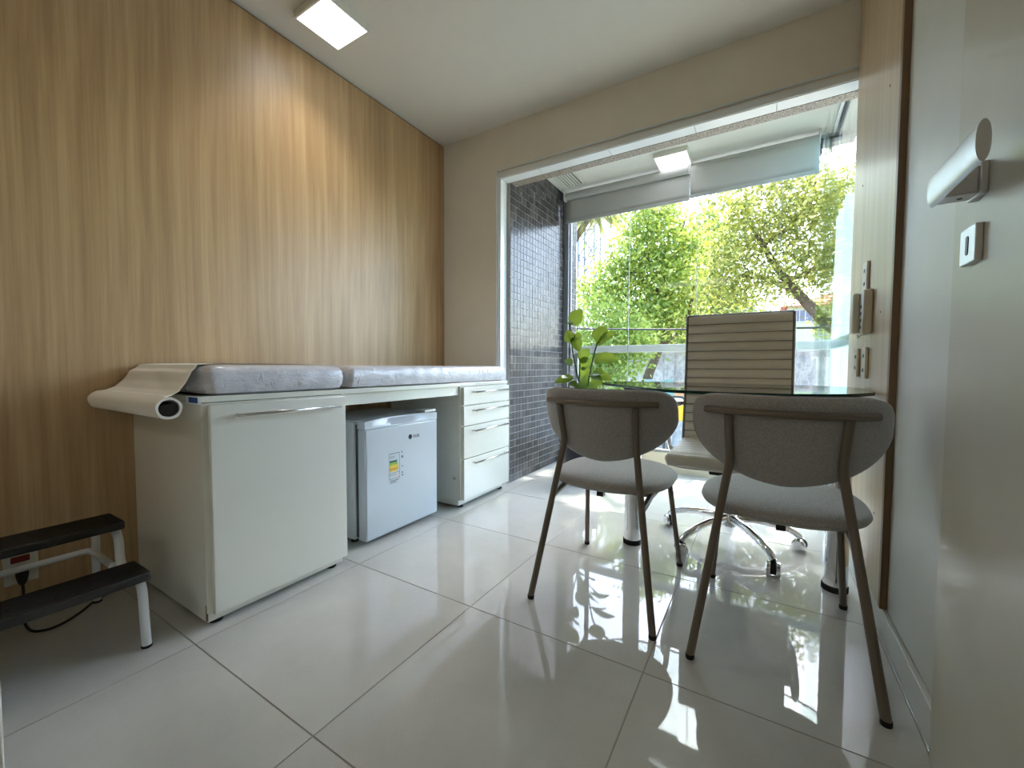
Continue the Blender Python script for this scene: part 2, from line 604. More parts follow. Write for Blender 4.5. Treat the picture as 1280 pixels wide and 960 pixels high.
for k, (a, b) in enumerate(((YB, -0.62), (-0.6195, YF - 0.0005))):
    part('wood_panel', box(XL - 0.012, XL, a, b, 0.0, ZC - 0.012, 0.0008, 1), 'oak', wl)
# far wall with the wide opening to the glazed balcony
mb = MB()
mb.box(XL - 0.12, OX - 0.03, YF, YF + 0.08, 0, ZC)
mb.box(OX - 0.03, XR + 0.1, YF, YF + 0.08, OZ + 0.03, ZC)
struct(mb.go('wall_far', 'wall'))
casing = struct(box(OX - 0.034, OX - 0.026, YF - 0.016, YF, 0, OZ + 0.062, 0.002, 1).go('trim_1', 'white_trim'))
part('jamb_casing', MB().box(OX - 0.026, OX - 0.012, YF - 0.010, YF, 0, OZ + 0.02), 'white_trim', casing)
part('jamb_reveal', MB().box(OX - 0.030, OX, YF - 0.004, YF + 0.082, 0, OZ + 0.004, 0.002, 1), 'white_trim', casing)
part('head_casing', MB().box(OX - 0.026, XR - 0.006, YF - 0.016, YF, OZ + 0.054, OZ + 0.062).box(OX - 0.012, XR - 0.006, YF - 0.010, YF, OZ + 0.004, OZ + 0.040), 'white_trim', casing)
for a, b in ((OX, -1.31), (-1.308, -0.83), (-0.828, -0.35), (-0.348, 0.03), (0.032, XR - 0.006)):
    part('head_panel', MB().box(a, b, YF - 0.004, YF + 0.082, OZ, OZ + 0.03, 0.0008, 1), 'white_trim', casing)
struct(box(TX, GX, YF + 0.083, YF + 0.155, OZ - 0.002, BZ + 0.16).go('trim_2', 'granite'))
# right wall: plaster, wood panel, baseboard
wr = struct(box(XR, XR + 0.12, YB, YF + 0.1, 0, ZC).go('wall_right', 'wall_right'))
wp = part('wood_panel', box(XR - 0.018, XR - 0.0005, 1.735, YF - 0.018, 0.088, ZC - 0.001, 0.0008, 1), 'oak_pale', wr)
part('edge_band', box(XR - 0.0195, XR - 0.0005, 1.712, 1.7345, 0.088, ZC - 0.001, 0.001, 1), 'oak_edge', wr)
for i, (yy, zz) in enumerate(((1.86, 1.05), (1.86, 1.80), (2.26, 1.62), (1.84, 0.36))):
    part('screw_cover', MB().lathe([(0.0045, 0), (0.0045, 0.0012), (0.003, 0.0016)], (XR - 0.0196, yy, zz), 12, axis='x'), 'oak_edge', wr)
struct(box(XR - 0.014, XR - 0.0005, 1.205, YF - 0.02, 0, 0.088, 0.002, 1).go('baseboard_right', 'wall_right'))
struct(box(XL - 0.12, XR + 0.12, YB - 0.12, YB, 0, ZC).go('wall_near', 'wall'))
# low white plinth to the left of the camera: its edge shows at the frame's lower left corner
struct(box(XL, -0.855, -0.50, 0.10, 0, 0.44, 0.002, 1).go('trim_3', 'white'))

# flush door in the right wall, lever and lock plate
DX = XR - 0.030
dr = struct(box(DX, XR - 0.0005, 0.35, 1.202, 0.006, 2.12, 0.0015, 1).go('door_1', 'door'))
hb = MB()
ybar0, ybar1, zc_, hh, xo = 0.895, 1.105, 1.198, 0.031, DX - 0.058
def leverpt(u_, v_):
    a_ = 2 * PI * v_
    y_ = ybar0 + (ybar1 - ybar0) * u_
    return (xo + 0.0085 * math.cos(a_), y_, zc_ + hh * math.copysign(abs(math.sin(a_)) ** 0.85, math.sin(a_)))
vv = hb.grid(leverpt, 8, 28, close_v=True)
hb.bm.faces.new(list(reversed(vv[0])))
hb.bm.faces.new(vv[-1])
lev = part('door_lever', hb, 'steel', dr, 'brushed steel lever')
nb = MB().box(xo + 0.004, DX - 0.010, 1.060, 1.104, zc_ - 0.028, zc_ + 0.020, 0.003, 2)
part('neck', nb, 'steel', lev)
part('set_screw', MB().lathe([(0.004, -0.0008), (0.004, 0.0008)], (xo + 0.03, 1.082, zc_ - 0.028), 12), 'black', lev)
part('rose', box(DX - 0.011, DX, 1.055, 1.109, zc_ - 0.031, zc_ + 0.025, 0.002, 2), 'steel', dr)
lk = part('lock_plate', box(DX - 0.011, DX, 1.064, 1.130, 1.053, 1.119, 0.0015, 2), 'steel', dr)
ko = MB().prism([(0.0055 * math.cos(a) + 0.0, 0.0055 * math.sin(a) + (0.012 if math.sin(a) > 0 else -0.012)) for a in [k * PI / 12 for k in range(24)]], 0, 0.0012)
kh = ko.go('keyhole', 'black', lk)
kh.matrix_parent_inverse = Matrix.Identity(4)
kh.matrix_local = Matrix(((0, 0, -1, DX - 0.0108), (1, 0, 0, 1.097), (0, 1, 0, 1.086), (0, 0, 0, 1)))

# ------------------------------------------------------------------ balcony shell
wo = struct(box(TX - 0.14, TX - 0.003, YF + 0.083, 3.80, -0.1, BZ + 0.2).go('wall_left_outer', 'mosaic_grout'))
pitch_y, pitch_z, gap = 0.0475, 0.0520, 0.0028
mv, mf = [], []
ny, nz_ = int((3.80 - YF - 0.083) / pitch_y), int(BZ / pitch_z) + 1
for j in range(nz_):
    for i in range(ny):
        y0 = YF + 0.083 + i * pitch_y + gap / 2
        z0 = j * pitch_z + gap / 2
        y1, z1 = y0 + pitch_y - gap, min(z0 + pitch_z - gap, BZ + 0.02)
        dx = TX + rng.uniform(-0.0004, 0.0004)
        tx_, ty_ = rng.uniform(-0.0003, 0.0003, 2)
        b0 = len(mv)
        mv += [(dx + tx_, y0 + .001, z0 + .001), (dx - tx_, y1 - .001, z0 + .001), (dx + ty_, y1 - .001, z1 - .001), (dx - ty_, y0 + .001, z1 - .001),
               (TX - 0.004, y0, z0), (TX - 0.004, y1, z0), (TX - 0.004, y1, z1), (TX - 0.004, y0, z1)]
        mf += [(b0, b0 + 1, b0 + 2, b0 + 3), (b0, b0 + 4, b0 + 5, b0 + 1), (b0 + 1, b0 + 5, b0 + 6, b0 + 2), (b0 + 2, b0 + 6, b0 + 7, b0 + 3), (b0 + 3, b0 + 7, b0 + 4, b0)]
me = bpy.data.meshes.new('mosaic_tiles')
me.from_pydata(mv, [], mf)
mo = link('mosaic_tiles', me, 'mosaic', wo)
mo['kind'] = 'stuff'
co = struct(box(TX - 0.14, GX + 0.12, YF + 0.155, GY + 0.22, BZ, BZ + 0.15).go('ceiling_outer', 'ceiling_out'))
# side of the glazing: top track above the side glass
side = struct(box(GX - 0.004, GX + 0.004, YF + 0.16, GY - 0.03, 0.155, BZ - 0.03).go('window_2', 'pane_green'))
part('top_track', box(GX - 0.028, GX + 0.02, YF + 0.156, GY, BZ - 0.022, BZ - 0.0005), 'white_trim', side)
part('track_slot', box(GX - 0.012, GX + 0.012, YF + 0.156, GY, BZ - 0.03, BZ - 0.021), 'black', side)
part('bottom_curb', box(GX - 0.05, GX + 0.05, YF + 0.156, GY + 0.12, 0, 0.155), 'cream', side)
part('side_rail', box(GX + 0.012, GX + 0.035, YF + 0.3, GY + 0.05, 0.985, 1.045), 'alu', side)
curb = struct(box(TX, GX - 0.05, GY, GY + 0.16, -0.02, 0.16, 0.003, 1).go('trim_4', 'cream'))
win = struct(box(TX, GX + 0.03, GY + 0.005, GY + 0.055, BZ - 0.035, BZ - 0.0005).go('window_1', 'alu'))
part('bottom_track', box(TX + 0.04, GX + 0.03, GY + 0.01, GY + 0.05, 0.161, 0.180), 'alu', win)
part('jamb_profile', box(TX + 0.0005, TX + 0.05, GY - 0.02, GY + 0.06, 0.161, BZ - 0.036, 0.002, 1), 'alu', win)
part('jamb_seal', box(TX + 0.051, TX + 0.058, GY + 0.0, GY + 0.03, 0.185, BZ - 0.036), 'black', win)
xs = [TX + 0.058, -0.985, -0.455, 0.090, 0.355]
for a, b in zip(xs[:-1], xs[1:]):
    pn = part('pane', box(a + 0.002, b - 0.002, GY + 0.026, GY + 0.034, 0.185, BZ - 0.036), 'pane', win)
    if b < 0.3:
        part('pane_joint', box(b - 0.0018, b + 0.0018, GY + 0.025, GY + 0.035, 0.185, BZ - 0.036), 'alu', win)
for k in range(3):      # folded panels parked at the right end
    part('parked_pane', box(0.300 + k * 0.026, 0.306 + k * 0.026, GY - 0.42 + 0.03 * k, GY - 0.005, 0.185, BZ - 0.05), 'pane_green', win)
    part('pane_clip', box(0.296 + k * 0.026, 0.310 + k * 0.026, GY - 0.05, GY - 0.01, BZ - 0.14, BZ - 0.04), 'black', win)
rail = struct(box(TX + 0.06, GX + 0.05, GY + 0.075, GY + 0.125, 0.985, 1.047, 0.003, 1).go('trim_5', 'white_trim'))
part('guard_pane', box(TX + 0.06, GX + 0.05, GY + 0.095, GY + 0.103, 0.162, 0.985), 'pane', rail)
for xx in (-1.49, -0.40, 0.36):
    part('rail_post', box(xx - 0.015, xx + 0.015, GY + 0.105, GY + 0.135, 0.162, 0.985), 'alu', rail)

# louvred vent in the balcony ceiling
vt = thing('ceiling_vent', 'white louvred vent in the balcony ceiling beside the dark mosaic wall', 'vent', (-1.40, 2.98, BZ))
fx0, fx1, fy0, fy1 = -1.515, -1.315, 2.66, 3.38
part('frame', MB().box(fx0, fx1, fy0, fy0 + 0.03, BZ - 0.008, BZ - 0.0005).box(fx0, fx1, fy1 - 0.03, fy1, BZ - 0.008, BZ - 0.0005).box(fx0, fx0 + 0.025, fy0 + 0.03, fy1 - 0.03, BZ - 0.008, BZ - 0.0005).box(fx1 - 0.025, fx1, fy0 + 0.03, fy1 - 0.03, BZ - 0.008, BZ - 0.0005), 'white', vt)
for k in range(6):
    xx = fx0 + 0.030 + k * 0.0240
    part('slat', MB().add and box(xx, xx + 0.014, fy0 + 0.03, fy1 - 0.03, BZ - 0.012, BZ - 0.004), 'white', vt)
part('backing', box(fx0 + 0.025, fx1 - 0.025, fy0 + 0.03, fy1 - 0.03, BZ - 0.001, BZ - 0.0002), 'black', vt)

# ceiling lamps
def lamp(x0, x1, y0, y1, zc, mat, label, th=0.034, watts=0):
    o = thing('ceiling_lamp', label, 'lamp', ((x0 + x1) / 2, (y0 + y1) / 2, zc), 'square surface mounted ceiling lamps')
    f = 0.008
    mb = MB()
    mb.box(x0 - f, x0, y0 - f, y1 + f, zc - th, zc - 0.0005).box(x1, x1 + f, y0 - f, y1 + f, zc - th, zc - 0.0005)
    mb.box(x0, x1, y0 - f, y0, zc - th, zc - 0.0005).box(x0, x1, y1, y1 + f, zc - th, zc - 0.0005)
    part('frame', mb, 'white', o)
    part('diffuser', box(x0, x1, y0, y1, zc - th + 0.002, zc - th + 0.008), mat, o)
    if watts:
        ld = bpy.data.lights.new('lamp_light', 'AREA')
        ld.shape = 'RECTANGLE'
        ld.size, ld.size_y = x1 - x0 - 0.01, y1 - y0 - 0.01
        ld.energy = watts
        ld.spread = math.radians(105)
        ld.color = (1.0, 0.94, 0.85)
        lo = bpy.data.objects.new('lamp_light', ld)
        COL.objects.link(lo)
        lo.parent = o
        lo.location = (0, 0, -th - 0.001)
lamp(-1.930, -1.705, 1.195, 1.420, ZC, 'lamp_room', 'square ceiling lamp above the exam couch beside the wood wall', watts=ROOM_LAMP_WATTS)
lamp(-0.715, -0.495, 3.175, 3.400, BZ, 'lamp_balcony', 'square ceiling lamp on the balcony ceiling in front of the blinds')
lamp(-1.75, -0.55, -2.10, -1.50, ZC, 'lamp_back', 'wide ceiling lamp panel at the unseen rear end of the room')

# roller blinds
def blind(x0, x1, front, label, ztop, zbot):
    o = thing('roller_blind', label, 'blind', ((x0 + x1) / 2, GY - 0.07, BZ), 'grey roller blinds over the glazing')
    yc, zc, r = GY - 0.075, ztop - 0.045, 0.032
    part('roller_tube', MB().lathe([(r, x0 + 0.012), (r, x1 - 0.012)], (0, yc, zc), 24, axis='x'), 'blind', o)
    yfab = yc - r - 0.001 if front else yc + r * 0.6
    mb = MB()
    def fab(u_, v_):
        x = x0 + 0.003 + (x1 - x0 - 0.006) * u_
        z = zc + (0.0 if not front else 0.0) + (zbot + 0.02 - zc) * v_
        return (x, yfab + 0.0015 * math.sin(7 * u_ + 2 * v_), z)
    mb.grid(fab, 20, 6)
    f_ = part('fabric', mb, 'blind', o)
    sm = f_.modifiers.new('thickness', 'SOLIDIFY')
    sm.thickness = 0.0012
    part('bottom_bar', box(x0 + 0.003, x1 - 0.003, yfab - 0.006, yfab + 0.006, zbot, zbot + 0.026, 0.003, 2), 'blind', o)
    for xx in (x0 + 0.0005, x1 - 0.0085):
        part('bracket', MB().box(xx, xx + 0.008, yc - 0.036, yc + 0.036, zc - 0.040, BZ - 0.0005, 0.002, 1), 'white_trim', o)
blind(-1.535, -0.5015, False, 'left roller blind hanging next to the dark mosaic wall, tube showing', BZ - 0.012, 2.135)
blind(-0.4995, 0.292, True, 'right roller blind hanging by the side glass, fabric covering its tube', BZ - 0.012, 2.130)

# ------------------------------------------------------------------ exam couch: cabinet, counter, drawers, cushions
CX0, CX1 = XL + 0.002, -1.530
CY0, CY1, CY2, CY3 = 0.605, 1.125, 1.925, 2.452
HT = 0.740
cab = thing('base_cabinet', 'white one-door base cabinet under the head of the exam couch', 'cabinet', (-1.8, 0.86, 0))
part('body', MB().box(CX0, CX1 - 0.002, CY0, CY1 - 0.004, 0.045, HT - 0.002, 0.0012, 1), 'white', cab)
part('plinth', box(CX0, CX1 - 0.006, CY0 + 0.002, CY1 - 0.01, 0.014, 0.0448), 'white', cab)
d = part('door', box(CX1 - 0.0015, CX1 + 0.018, CY0 + 0.016, CY1 - 0.001, 0.040, HT - 0.008, 0.0025, 2), 'white', cab)
def bar_handle(y0, y1, z, par, x=CX1 + 0.018):
    mb = MB()
    mb.tube([(x + 0.026, y0 - 0.012, z), (x + 0.026, y1 + 0.012, z)], 0.0055, 10)
    for yy in (y0, y1):
        mb.tube([(x - 0.001, yy, z), (x + 0.026, yy, z)], 0.0050, 8)
    return part('handle', mb, 'handle', par, 'thin steel bar handle')
bar_handle(0.70, 1.07, 0.694, d)
for yy in (CY0 + 0.035, CY1 - 0.05):
    for xx in (CX0 + 0.06, CX1 - 0.03):
        part('foot', MB().lathe([(0.020, 0.0), (0.022, 0.004), (0.014, 0.014)], (xx, yy, 0), 16), 'rubber', cab)
part('chipped_corner', box(CX1 - 0.013, CX1 - 0.0055, CY0 - 0.0004, CY0 + 0.004, 0.018, 0.072), 'oak_edge', cab, 'chipped brown corner')

top = thing('countertop', 'long white couch top board with apron bridging cabinet and drawers', 'counter', (-1.8, 1.5, HT))
part('board', box(CX0, CX1 + 0.004, CY0 - 0.003, YF - 0.022, HT, HT + 0.020, 0.0015, 1), 'white', top)
part('apron', box(CX1 - 0.030, CX1 - 0.012, CY1 + 0.002, CY2 - 0.002, HT - 0.052, HT - 0.0005, 0.001, 1), 'white', top)
part('rear_apron', box(CX0 + 0.004, CX0 + 0.020, CY1 + 0.002, CY2 - 0.002, HT - 0.08, HT - 0.0005), 'white', top)
lb = part('edge_label', box(CX1 - 0.100, CX1 + 0.003, CY0 - 0.0048, CY0 - 0.0031, HT - 0.006, HT + 0.0195), 'white_label', top, 'white label with a blue print')
part('print', box(CX1 - 0.078, CX1 - 0.014, CY0 - 0.0054, CY0 - 0.0047, HT - 0.002, HT + 0.016), 'blue_label', lb)

dw = thing('drawer_unit', 'white four-drawer unit under the foot of the exam couch by the jamb', 'drawers', (-1.8, 2.19, 0))
part('body', box(CX0, CX1 - 0.002, CY2, CY3, 0.050, HT - 0.002, 0.0012, 1), 'white', dw)
part('plinth', box(CX0, CX1 - 0.018, CY2 + 0.002, CY3 - 0.03, 0.016, 0.0498), 'white', dw)
for z0, z1 in ((0.626, 0.733), (0.502, 0.620), (0.303, 0.496), (0.048, 0.297)):
    q = part('drawer_front', box(CX1 - 0.0015, CX1 + 0.018, CY2 + 0.014, CY3 - 0.004, z0, z1, 0.0022, 2), 'white', dw)
    bar_handle(2.03, 2.392, z1 - 0.030, q)
part('lock', MB().lathe([(0.009, -0.003), (0.009, 0.0015), (0.006, 0.002)], (CX1 - 0.045, CY2 - 0.0006, 0.182), 16, axis='y'), 'handle', dw)
for yy in (CY2 + 0.04, CY3 - 0.045):
    part('foot', MB().lathe([(0.018, 0.0), (0.020, 0.004), (0.014, 0.016)], (CX1 - 0.035, yy, 0), 16), 'rubber', dw)

def cushion(y0, y1, label):
    o = thing('couch_cushion', label, 'cushion', (-1.82, (y0 + y1) / 2, HT + 0.02), 'plastic-wrapped exam couch cushions')
    mb = MB()
    z0, z1, x0, x1 = HT + 0.0205, 0.862, CX0 + 0.012, CX1 + 0.002
    cxm, cym, czm = (x0 + x1) / 2, (y0 + y1) / 2, (z0 + z1) / 2
    hx, hy, hz = (x1 - x0) / 2, (y1 - y0) / 2, (z1 - z0) / 2
    def outline(rx, ry, rad, n):
        pts_ = []
        for cx_, cy_, a0 in ((rx - rad, ry - rad, 0), (-rx + rad, ry - rad, PI / 2), (-rx + rad, -ry + rad, PI), (rx - rad, -ry + rad, 1.5 * PI)):
            for k in range(7):
                a_ = a0 + PI / 2 * k / 6
                pts_.append((cx_ + rad * math.cos(a_), cy_ + rad * math.sin(a_)))
        res = []
        for k in range(len(pts_)):
            p, q = Vector(pts_[k]), Vector(pts_[(k + 1) % len(pts_)])
            d_ = (q - p).length
            m_ = max(1, int(d_ / 0.022))
            for t_ in range(m_):
                res.append(p.lerp(q, t_ / m_))
        return res
    base = outline(hx, hy, 0.03, 7)
    rings = []
    prof = [(-1.0, 0.030), (-0.86, 0.008), (-0.5, 0.0), (0.0, -0.002), (0.5, 0.001), (0.80, 0.010), (0.94, 0.024), (1.0, 0.05), (1.02, 0.09)]
    for zt, ins in prof:
        rg = []
        for p in base:
            sx = (hx - ins) / hx
            sy = (hy - ins) / hy
            wv = 0.0016 * math.sin(p.y * 62 + p.x * 33) + 0.0013 * math.sin(p.y * 151 + zt * 3)
            n_ = Vector((p.x / hx, p.y / hy, 0)).normalized()
            rg.append(mb.bm.verts.new((cxm + p.x * sx + n_.x * wv, cym + p.y * sy + n_.y * wv, czm + zt * hz)))
        rings.append(rg)
    nn = len(base)
    for i in range(len(rings) - 1):
        for k in range(nn):
            f = mb.bm.faces.new((rings[i][k], rings[i][(k + 1) % nn], rings[i + 1][(k + 1) % nn], rings[i + 1][k]))
            f.smooth = True
    mb.bm.faces.new(list(reversed(rings[0])))
    f = mb.bm.faces.new(rings[-1])
    f.smooth = True
    part('wrapped_pad', mb, 'wrap', o)
    # loose folds of the plastic wrap along the front and at the corners
    wr_ = MB()
    rr = random.Random(int(y0 * 100))
    for k in range(int((y1 - y0) / 0.035)):
        yy = y0 + 0.03 + (y1 - y0 - 0.06) * rr.random()
        za = z0 + 0.012 + 0.03 * rr.random()
        ln = 0.02 + 0.045 * rr.random()
        sl = rr.uniform(-0.35, 0.35) * ln
        wr_.tube([(x1 - 0.001, yy, za), (x1 + 0.0012, yy + sl * 0.5, za + ln * 0.5), (x1 - 0.003, yy + sl, min(za + ln, z1 - 0.012))], [0.0004, 0.0013, 0.0004], 6)
    pf = part('wrap_folds', wr_, 'wrap', o)
    pf['kind'] = 'stuff'
cushion(CY0 + 0.012, CY1 + 0.012, 'short head cushion in clear plastic wrap above the white cabinet')
cushion(CY1 + 0.030, YF - 0.024, 'long body cushion in clear plastic wrap above the fridge and drawers')

# paper roll at the head end
ry, rz, rr_ = 0.508, 0.7325, 0.0325
pr = thing('paper_roll', 'white exam paper roll hung at the head end of the couch', 'paper roll', (-1.8, ry, rz))
def rollshape(a_, rad, squash):
    x_, z_ = rad * math.cos(a_), rad * math.sin(a_)
    d_ = max(0, math.cos(a_ - math.radians(28)))
    return x_ * (1 + squash * d_ ** 6), z_ * (1 + squash * d_ ** 6 * 0.6)
mb = MB()
NA = 40
rx0, rx1 = XL + 0.012, -1.492
def shell(u_, v_):
    a_ = 2 * PI * v_
    if u_ < 0.34:
        y_, z_ = rollshape(a_, rr_ + 0.0007 * math.sin(5 * a_), 0.0)
        return (rx0 + (rx1 - rx0) * u_ / 0.33 if u_ < 0.33 else rx1, ry + y_, rz + z_)
    y_, z_ = rollshape(a_, 0.0255, 0.0)
    z_ += 0.0
    if 0.34 <= u_ < 0.5:
        return (rx1 - 0.0005, ry + y_ * 1.02, rz + z_)
    return (rx1 - (rx1 - rx0) * min(1, (u_ - 0.5) / 0.49), ry + y_, rz + z_)
us = [0.0, 0.1, 0.2, 0.33, 0.35, 0.52, 0.75, 0.99]
rings = [[mb.bm.verts.new(shell(u_, k / NA)) for k in range(NA)] for u_ in us]
for i in range(len(rings) - 1):
    for k in range(NA):
        f = mb.bm.faces.new((rings[i][k], rings[i][(k + 1) % NA], rings[i + 1][(k + 1) % NA], rings[i + 1][k]))
        f.smooth = True
for k in range(NA):
    mb.bm.faces.new((rings[-1][k], rings[-1][(k + 1) % NA], rings[0][(k + 1) % NA], rings[0][k]))
part('roll', mb, 'paper', pr)
# crushed dark cardboard core
mb = MB()
def core(u_, v_):
    a_ = 2 * PI * v_
    rad = 0.0240
    y_, z_ = rad * math.cos(a_), rad * math.sin(a_)
    if z_ > 0.004:
        z_ = 0.004 + (z_ - 0.004) * (0.35 + 0.6 * max(0, math.cos(a_ - 0.5)) ** 4)
    return (rx1 - 0.004 - u_ * (rx1 - rx0 - 0.02), ry + y_, rz + z_)
vv = mb.grid(core, 4, NA, close_v=True)
mb.bm.faces.new(list(reversed(vv[0])))
mb.bm.faces.new(vv[-1])
part('core', mb, 'core', pr, 'dark crushed cardboard core')
# sheet drawn up from the roll over the cushion end
sh = MB()
path = [(ry - 0.004, rz + rr_ + 0.0008), (ry + 0.018, rz + rr_ + 0.003), (ry + 0.045, rz + 0.046), (ry + 0.068, rz + 0.072), (ry + 0.086, rz + 0.105), (CY0 + 0.004, 0.846), (CY0 + 0.018, 0.862), (CY0 + 0.05, 0.8662), (CY0 + 0.09, 0.8675), (CY0 + 0.3, 0.8680), (CY1 - 0.03, 0.8672)]
tp = []
for i in range(len(path) - 1):
    for k in range(5):
        q = k / 5
        tp.append((path[i][0] * (1 - q) + path[i + 1][0] * q, path[i][1] * (1 - q) + path[i + 1][1] * q))
tp.append(path[-1])
NU = 24
def sheet(u_, v_):
    y_, z_ = tp[min(int(round(v_ * (len(tp) - 1))), len(tp) - 1)]
    k = min(1, v_ / 0.6)
    xr_ = -1.508 - 0.090 * k
    xl_ = XL + 0.018
    sag = 0.004 * math.sin(u_ * 6.0 + v_ * 9) * math.sin(PI * min(1, v_ * 1.6))
    return (xl_ + (xr_ - xl_) * u_, y_ + (0.0 if v_ > 0.5 else -abs(sag)), z_ + (abs(sag) * 0.3))
sh.grid(sheet, NU, len(tp))
so = part('sheet', sh, 'paper', pr)
sm = so.modifiers.new('thickness', 'SOLIDIFY')
sm.thickness = 0.0006
part('holder', MB().tube([(rx0 + 0.005, CY0 - 0.0035, rz), (rx0 + 0.005, ry, rz), (rx1 - 0.02, ry, rz)], 0.006, 8), 'handle', pr)

# ------------------------------------------------------------------ minibar fridge
FX0, FXD, FX1 = -2.06, -1.640, -1.582
FY0, FY1, FZ = 1.268, 1.778, 0.600
fr = thing('mini_fridge', 'small white fridge standing between the cabinet and the drawer unit', 'fridge', (-1.82, 1.52, 0))
part('body', box(FX0, FXD - 0.012, FY0, FY1, 0.022, FZ - 0.012, 0.006, 2), 'fridge_side', fr)
part('top_board', box(FX0, FXD - 0.010, FY0 - 0.002, FY1 + 0.002, FZ - 0.012, FZ, 0.004, 2), 'fridge', fr)
part('gasket', box(FXD - 0.012, FXD, FY0 + 0.012, FY1 - 0.012, 0.035, FZ - 0.02), 'gasket', fr)
dm = MB().box(FXD, FX1, FY0 + 0.012, FY1 + 0.002, 0.020, FZ - 0.042, 0.008, 3)
fd = part('door', dm, 'fridge', fr)
# door cap with a lens-shaped finger recess
cp = MB()
NP = 25
def capf(yn):           # front x of the cap: scooped in the middle
    s_ = max(0, 1 - ((yn - 0.5) / 0.41) ** 2)
    return s_
yA, yB = FY0 + 0.012, FY1 + 0.002
rows = []
for j, (zt, dep) in enumerate(((FZ - 0.0415, 0.0), (FZ - 0.036, 0.0), (FZ - 0.022, 0.45), (FZ - 0.006, 1.0), (FZ + 0.002, 1.0))):
    row = []
    for i in range(NP):
        yn = i / (NP - 1)
        s_ = capf(yn)
        zz = zt if j < 1 else zt
        row.append(cp.bm.verts.new((FX1 - 0.002 - 0.030 * dep * s_, yA + (yB - yA) * yn, zz - (0.006 * (2 * abs(yn - 0.5)) ** 6 if j == 4 else 0))))
    rows.append(row)
back = [[cp.bm.verts.new((FXD + 0.001, yA + (yB - yA) * i / (NP - 1), z)) for i in range(NP)] for z in (FZ + 0.002, FZ - 0.0415)]
allr = rows + back
for j in range(len(allr)):
    for i in range(NP - 1):
        a_, b_ = allr[j], allr[(j + 1) % len(allr)]
        f = cp.bm.faces.new((a_[i], a_[i + 1], b_[i + 1], b_[i]))
        f.smooth = j < len(rows) - 1
cp.bm.faces.new([r_[0] for r_ in allr])
cp.bm.faces.new([r_[-1] for r_ in reversed(allr)])
part('grip', cp, 'fridge', fd, 'curved grip along the door top')
part('hinge_cover', box(FXD - 0.03, FX1 - 0.012, FY1 - 0.085, FY1 + 0.004, FZ + 0.0025, FZ + 0.016, 0.003, 2), 'white', fr)
for yy in (FY0 + 0.03, FY1 - 0.03):
    part('foot', MB().lathe([(0.016, 0), (0.018, 0.004), (0.012, 0.022)], (FXD - 0.05, yy, 0), 14), 'rubber', fr)
    part('foot', MB().lathe([(0.016, 0), (0.018, 0.004), (0.012, 0.022)], (FX0 + 0.05, yy, 0), 14), 'rubber', fr)
fx = FX1 + 0.0002
lab = part('energy_label', box(fx - 0.0004, fx + 0.0004, 1.418, 1.522, 0.266, 0.428), 'fridge', fd, 'energy rating label with green and yellow bars')
def ink(mat, y0, y1, z0, z1, par=None, nm='print_bar'):
    return part(nm, box(fx + 0.0003, fx + 0.0008, y0, y1, z0, z1), mat, par or fr)
lb2 = fr
for mat, y0, y1, z0, z1 in (('ink', 1.424, 1.492, 0.4165, 0.4195), ('ink', 1.424, 1.4255, 0.285, 0.417), ('ink', 1.4905, 1.492, 0.285, 0.417),
                            ('green_ink', 1.426, 1.474, 0.372, 0.383), ('lime_ink', 1.426, 1.478, 0.361, 0.371), ('yellow_ink', 1.426, 1.483, 0.345, 0.360),
                            ('orange_ink', 1.426, 1.483, 0.334, 0.344), ('yellow_ink', 1.426, 1.478, 0.326, 0.333), ('ink', 1.426, 1.490, 0.318, 0.320),
                            ('ink', 1.426, 1.470, 0.309, 0.311), ('pink_ink', 1.468, 1.488, 0.298, 0.306), ('ink', 1.426, 1.490, 0.289, 0.291), ('ink', 1.428, 1.484, 0.278, 0.282), ('ink', 1.428, 1.470, 0.269, 0.273),
                            ('ink', 1.430, 1.462, 0.402, 0.404), ('ink', 1.430, 1.455, 0.394, 0.396), ('ink', 1.504, 1.516, 0.386, 0.398), ('ink', 1.506, 1.512, 0.412, 0.422),
                            ('ink', 1.506, 1.514, 0.340, 0.346), ('ink', 1.506, 1.514, 0.306, 0.314), ('ink', 1.506, 1.515, 0.292, 0.300)):
    part('print_bar', box(fx + 0.0003, fx + 0.0008, y0, y1, z0, z1), mat, fr)
def text_part(name, txt, size, loc, mat, par, rot):
    cu = bpy.data.curves.new(name, 'FONT')
    cu.body = txt
    cu.size = size
    cu.extrude = 0.0003
    cu.align_x = 'LEFT'
    to = bpy.data.objects.new(name + '_tmp', cu)
    COL.objects.link(to)
    dg = bpy.context.evaluated_depsgraph_get()
    me_ = bpy.data.meshes.new_from_object(to.evaluated_get(dg))
    bpy.data.objects.remove(to)
    me_.transform(Matrix.Translation(loc) @ rot)
    me_.name = name
    me_.materials.clear()
    return link(name, me_, mat, par)
ROT_PX = Matrix(((0, 0, 1, 0), (1, 0, 0, 0), (0, 1, 0, 0), (0, 0, 0, 1)))     # text facing +x, reading along +y
text_part('lettering', 'eos', 0.034, (fx + 0.0003, 1.588, 0.478), 'ink', fr, ROT_PX)
part('emblem', MB().lathe([(0.0085, 0), (0.0085, 0.0006), (0.0135, 0.0006), (0.0135, 0)], (fx, 1.568, 0.4865), 20, axis='x'), 'ink', fr)

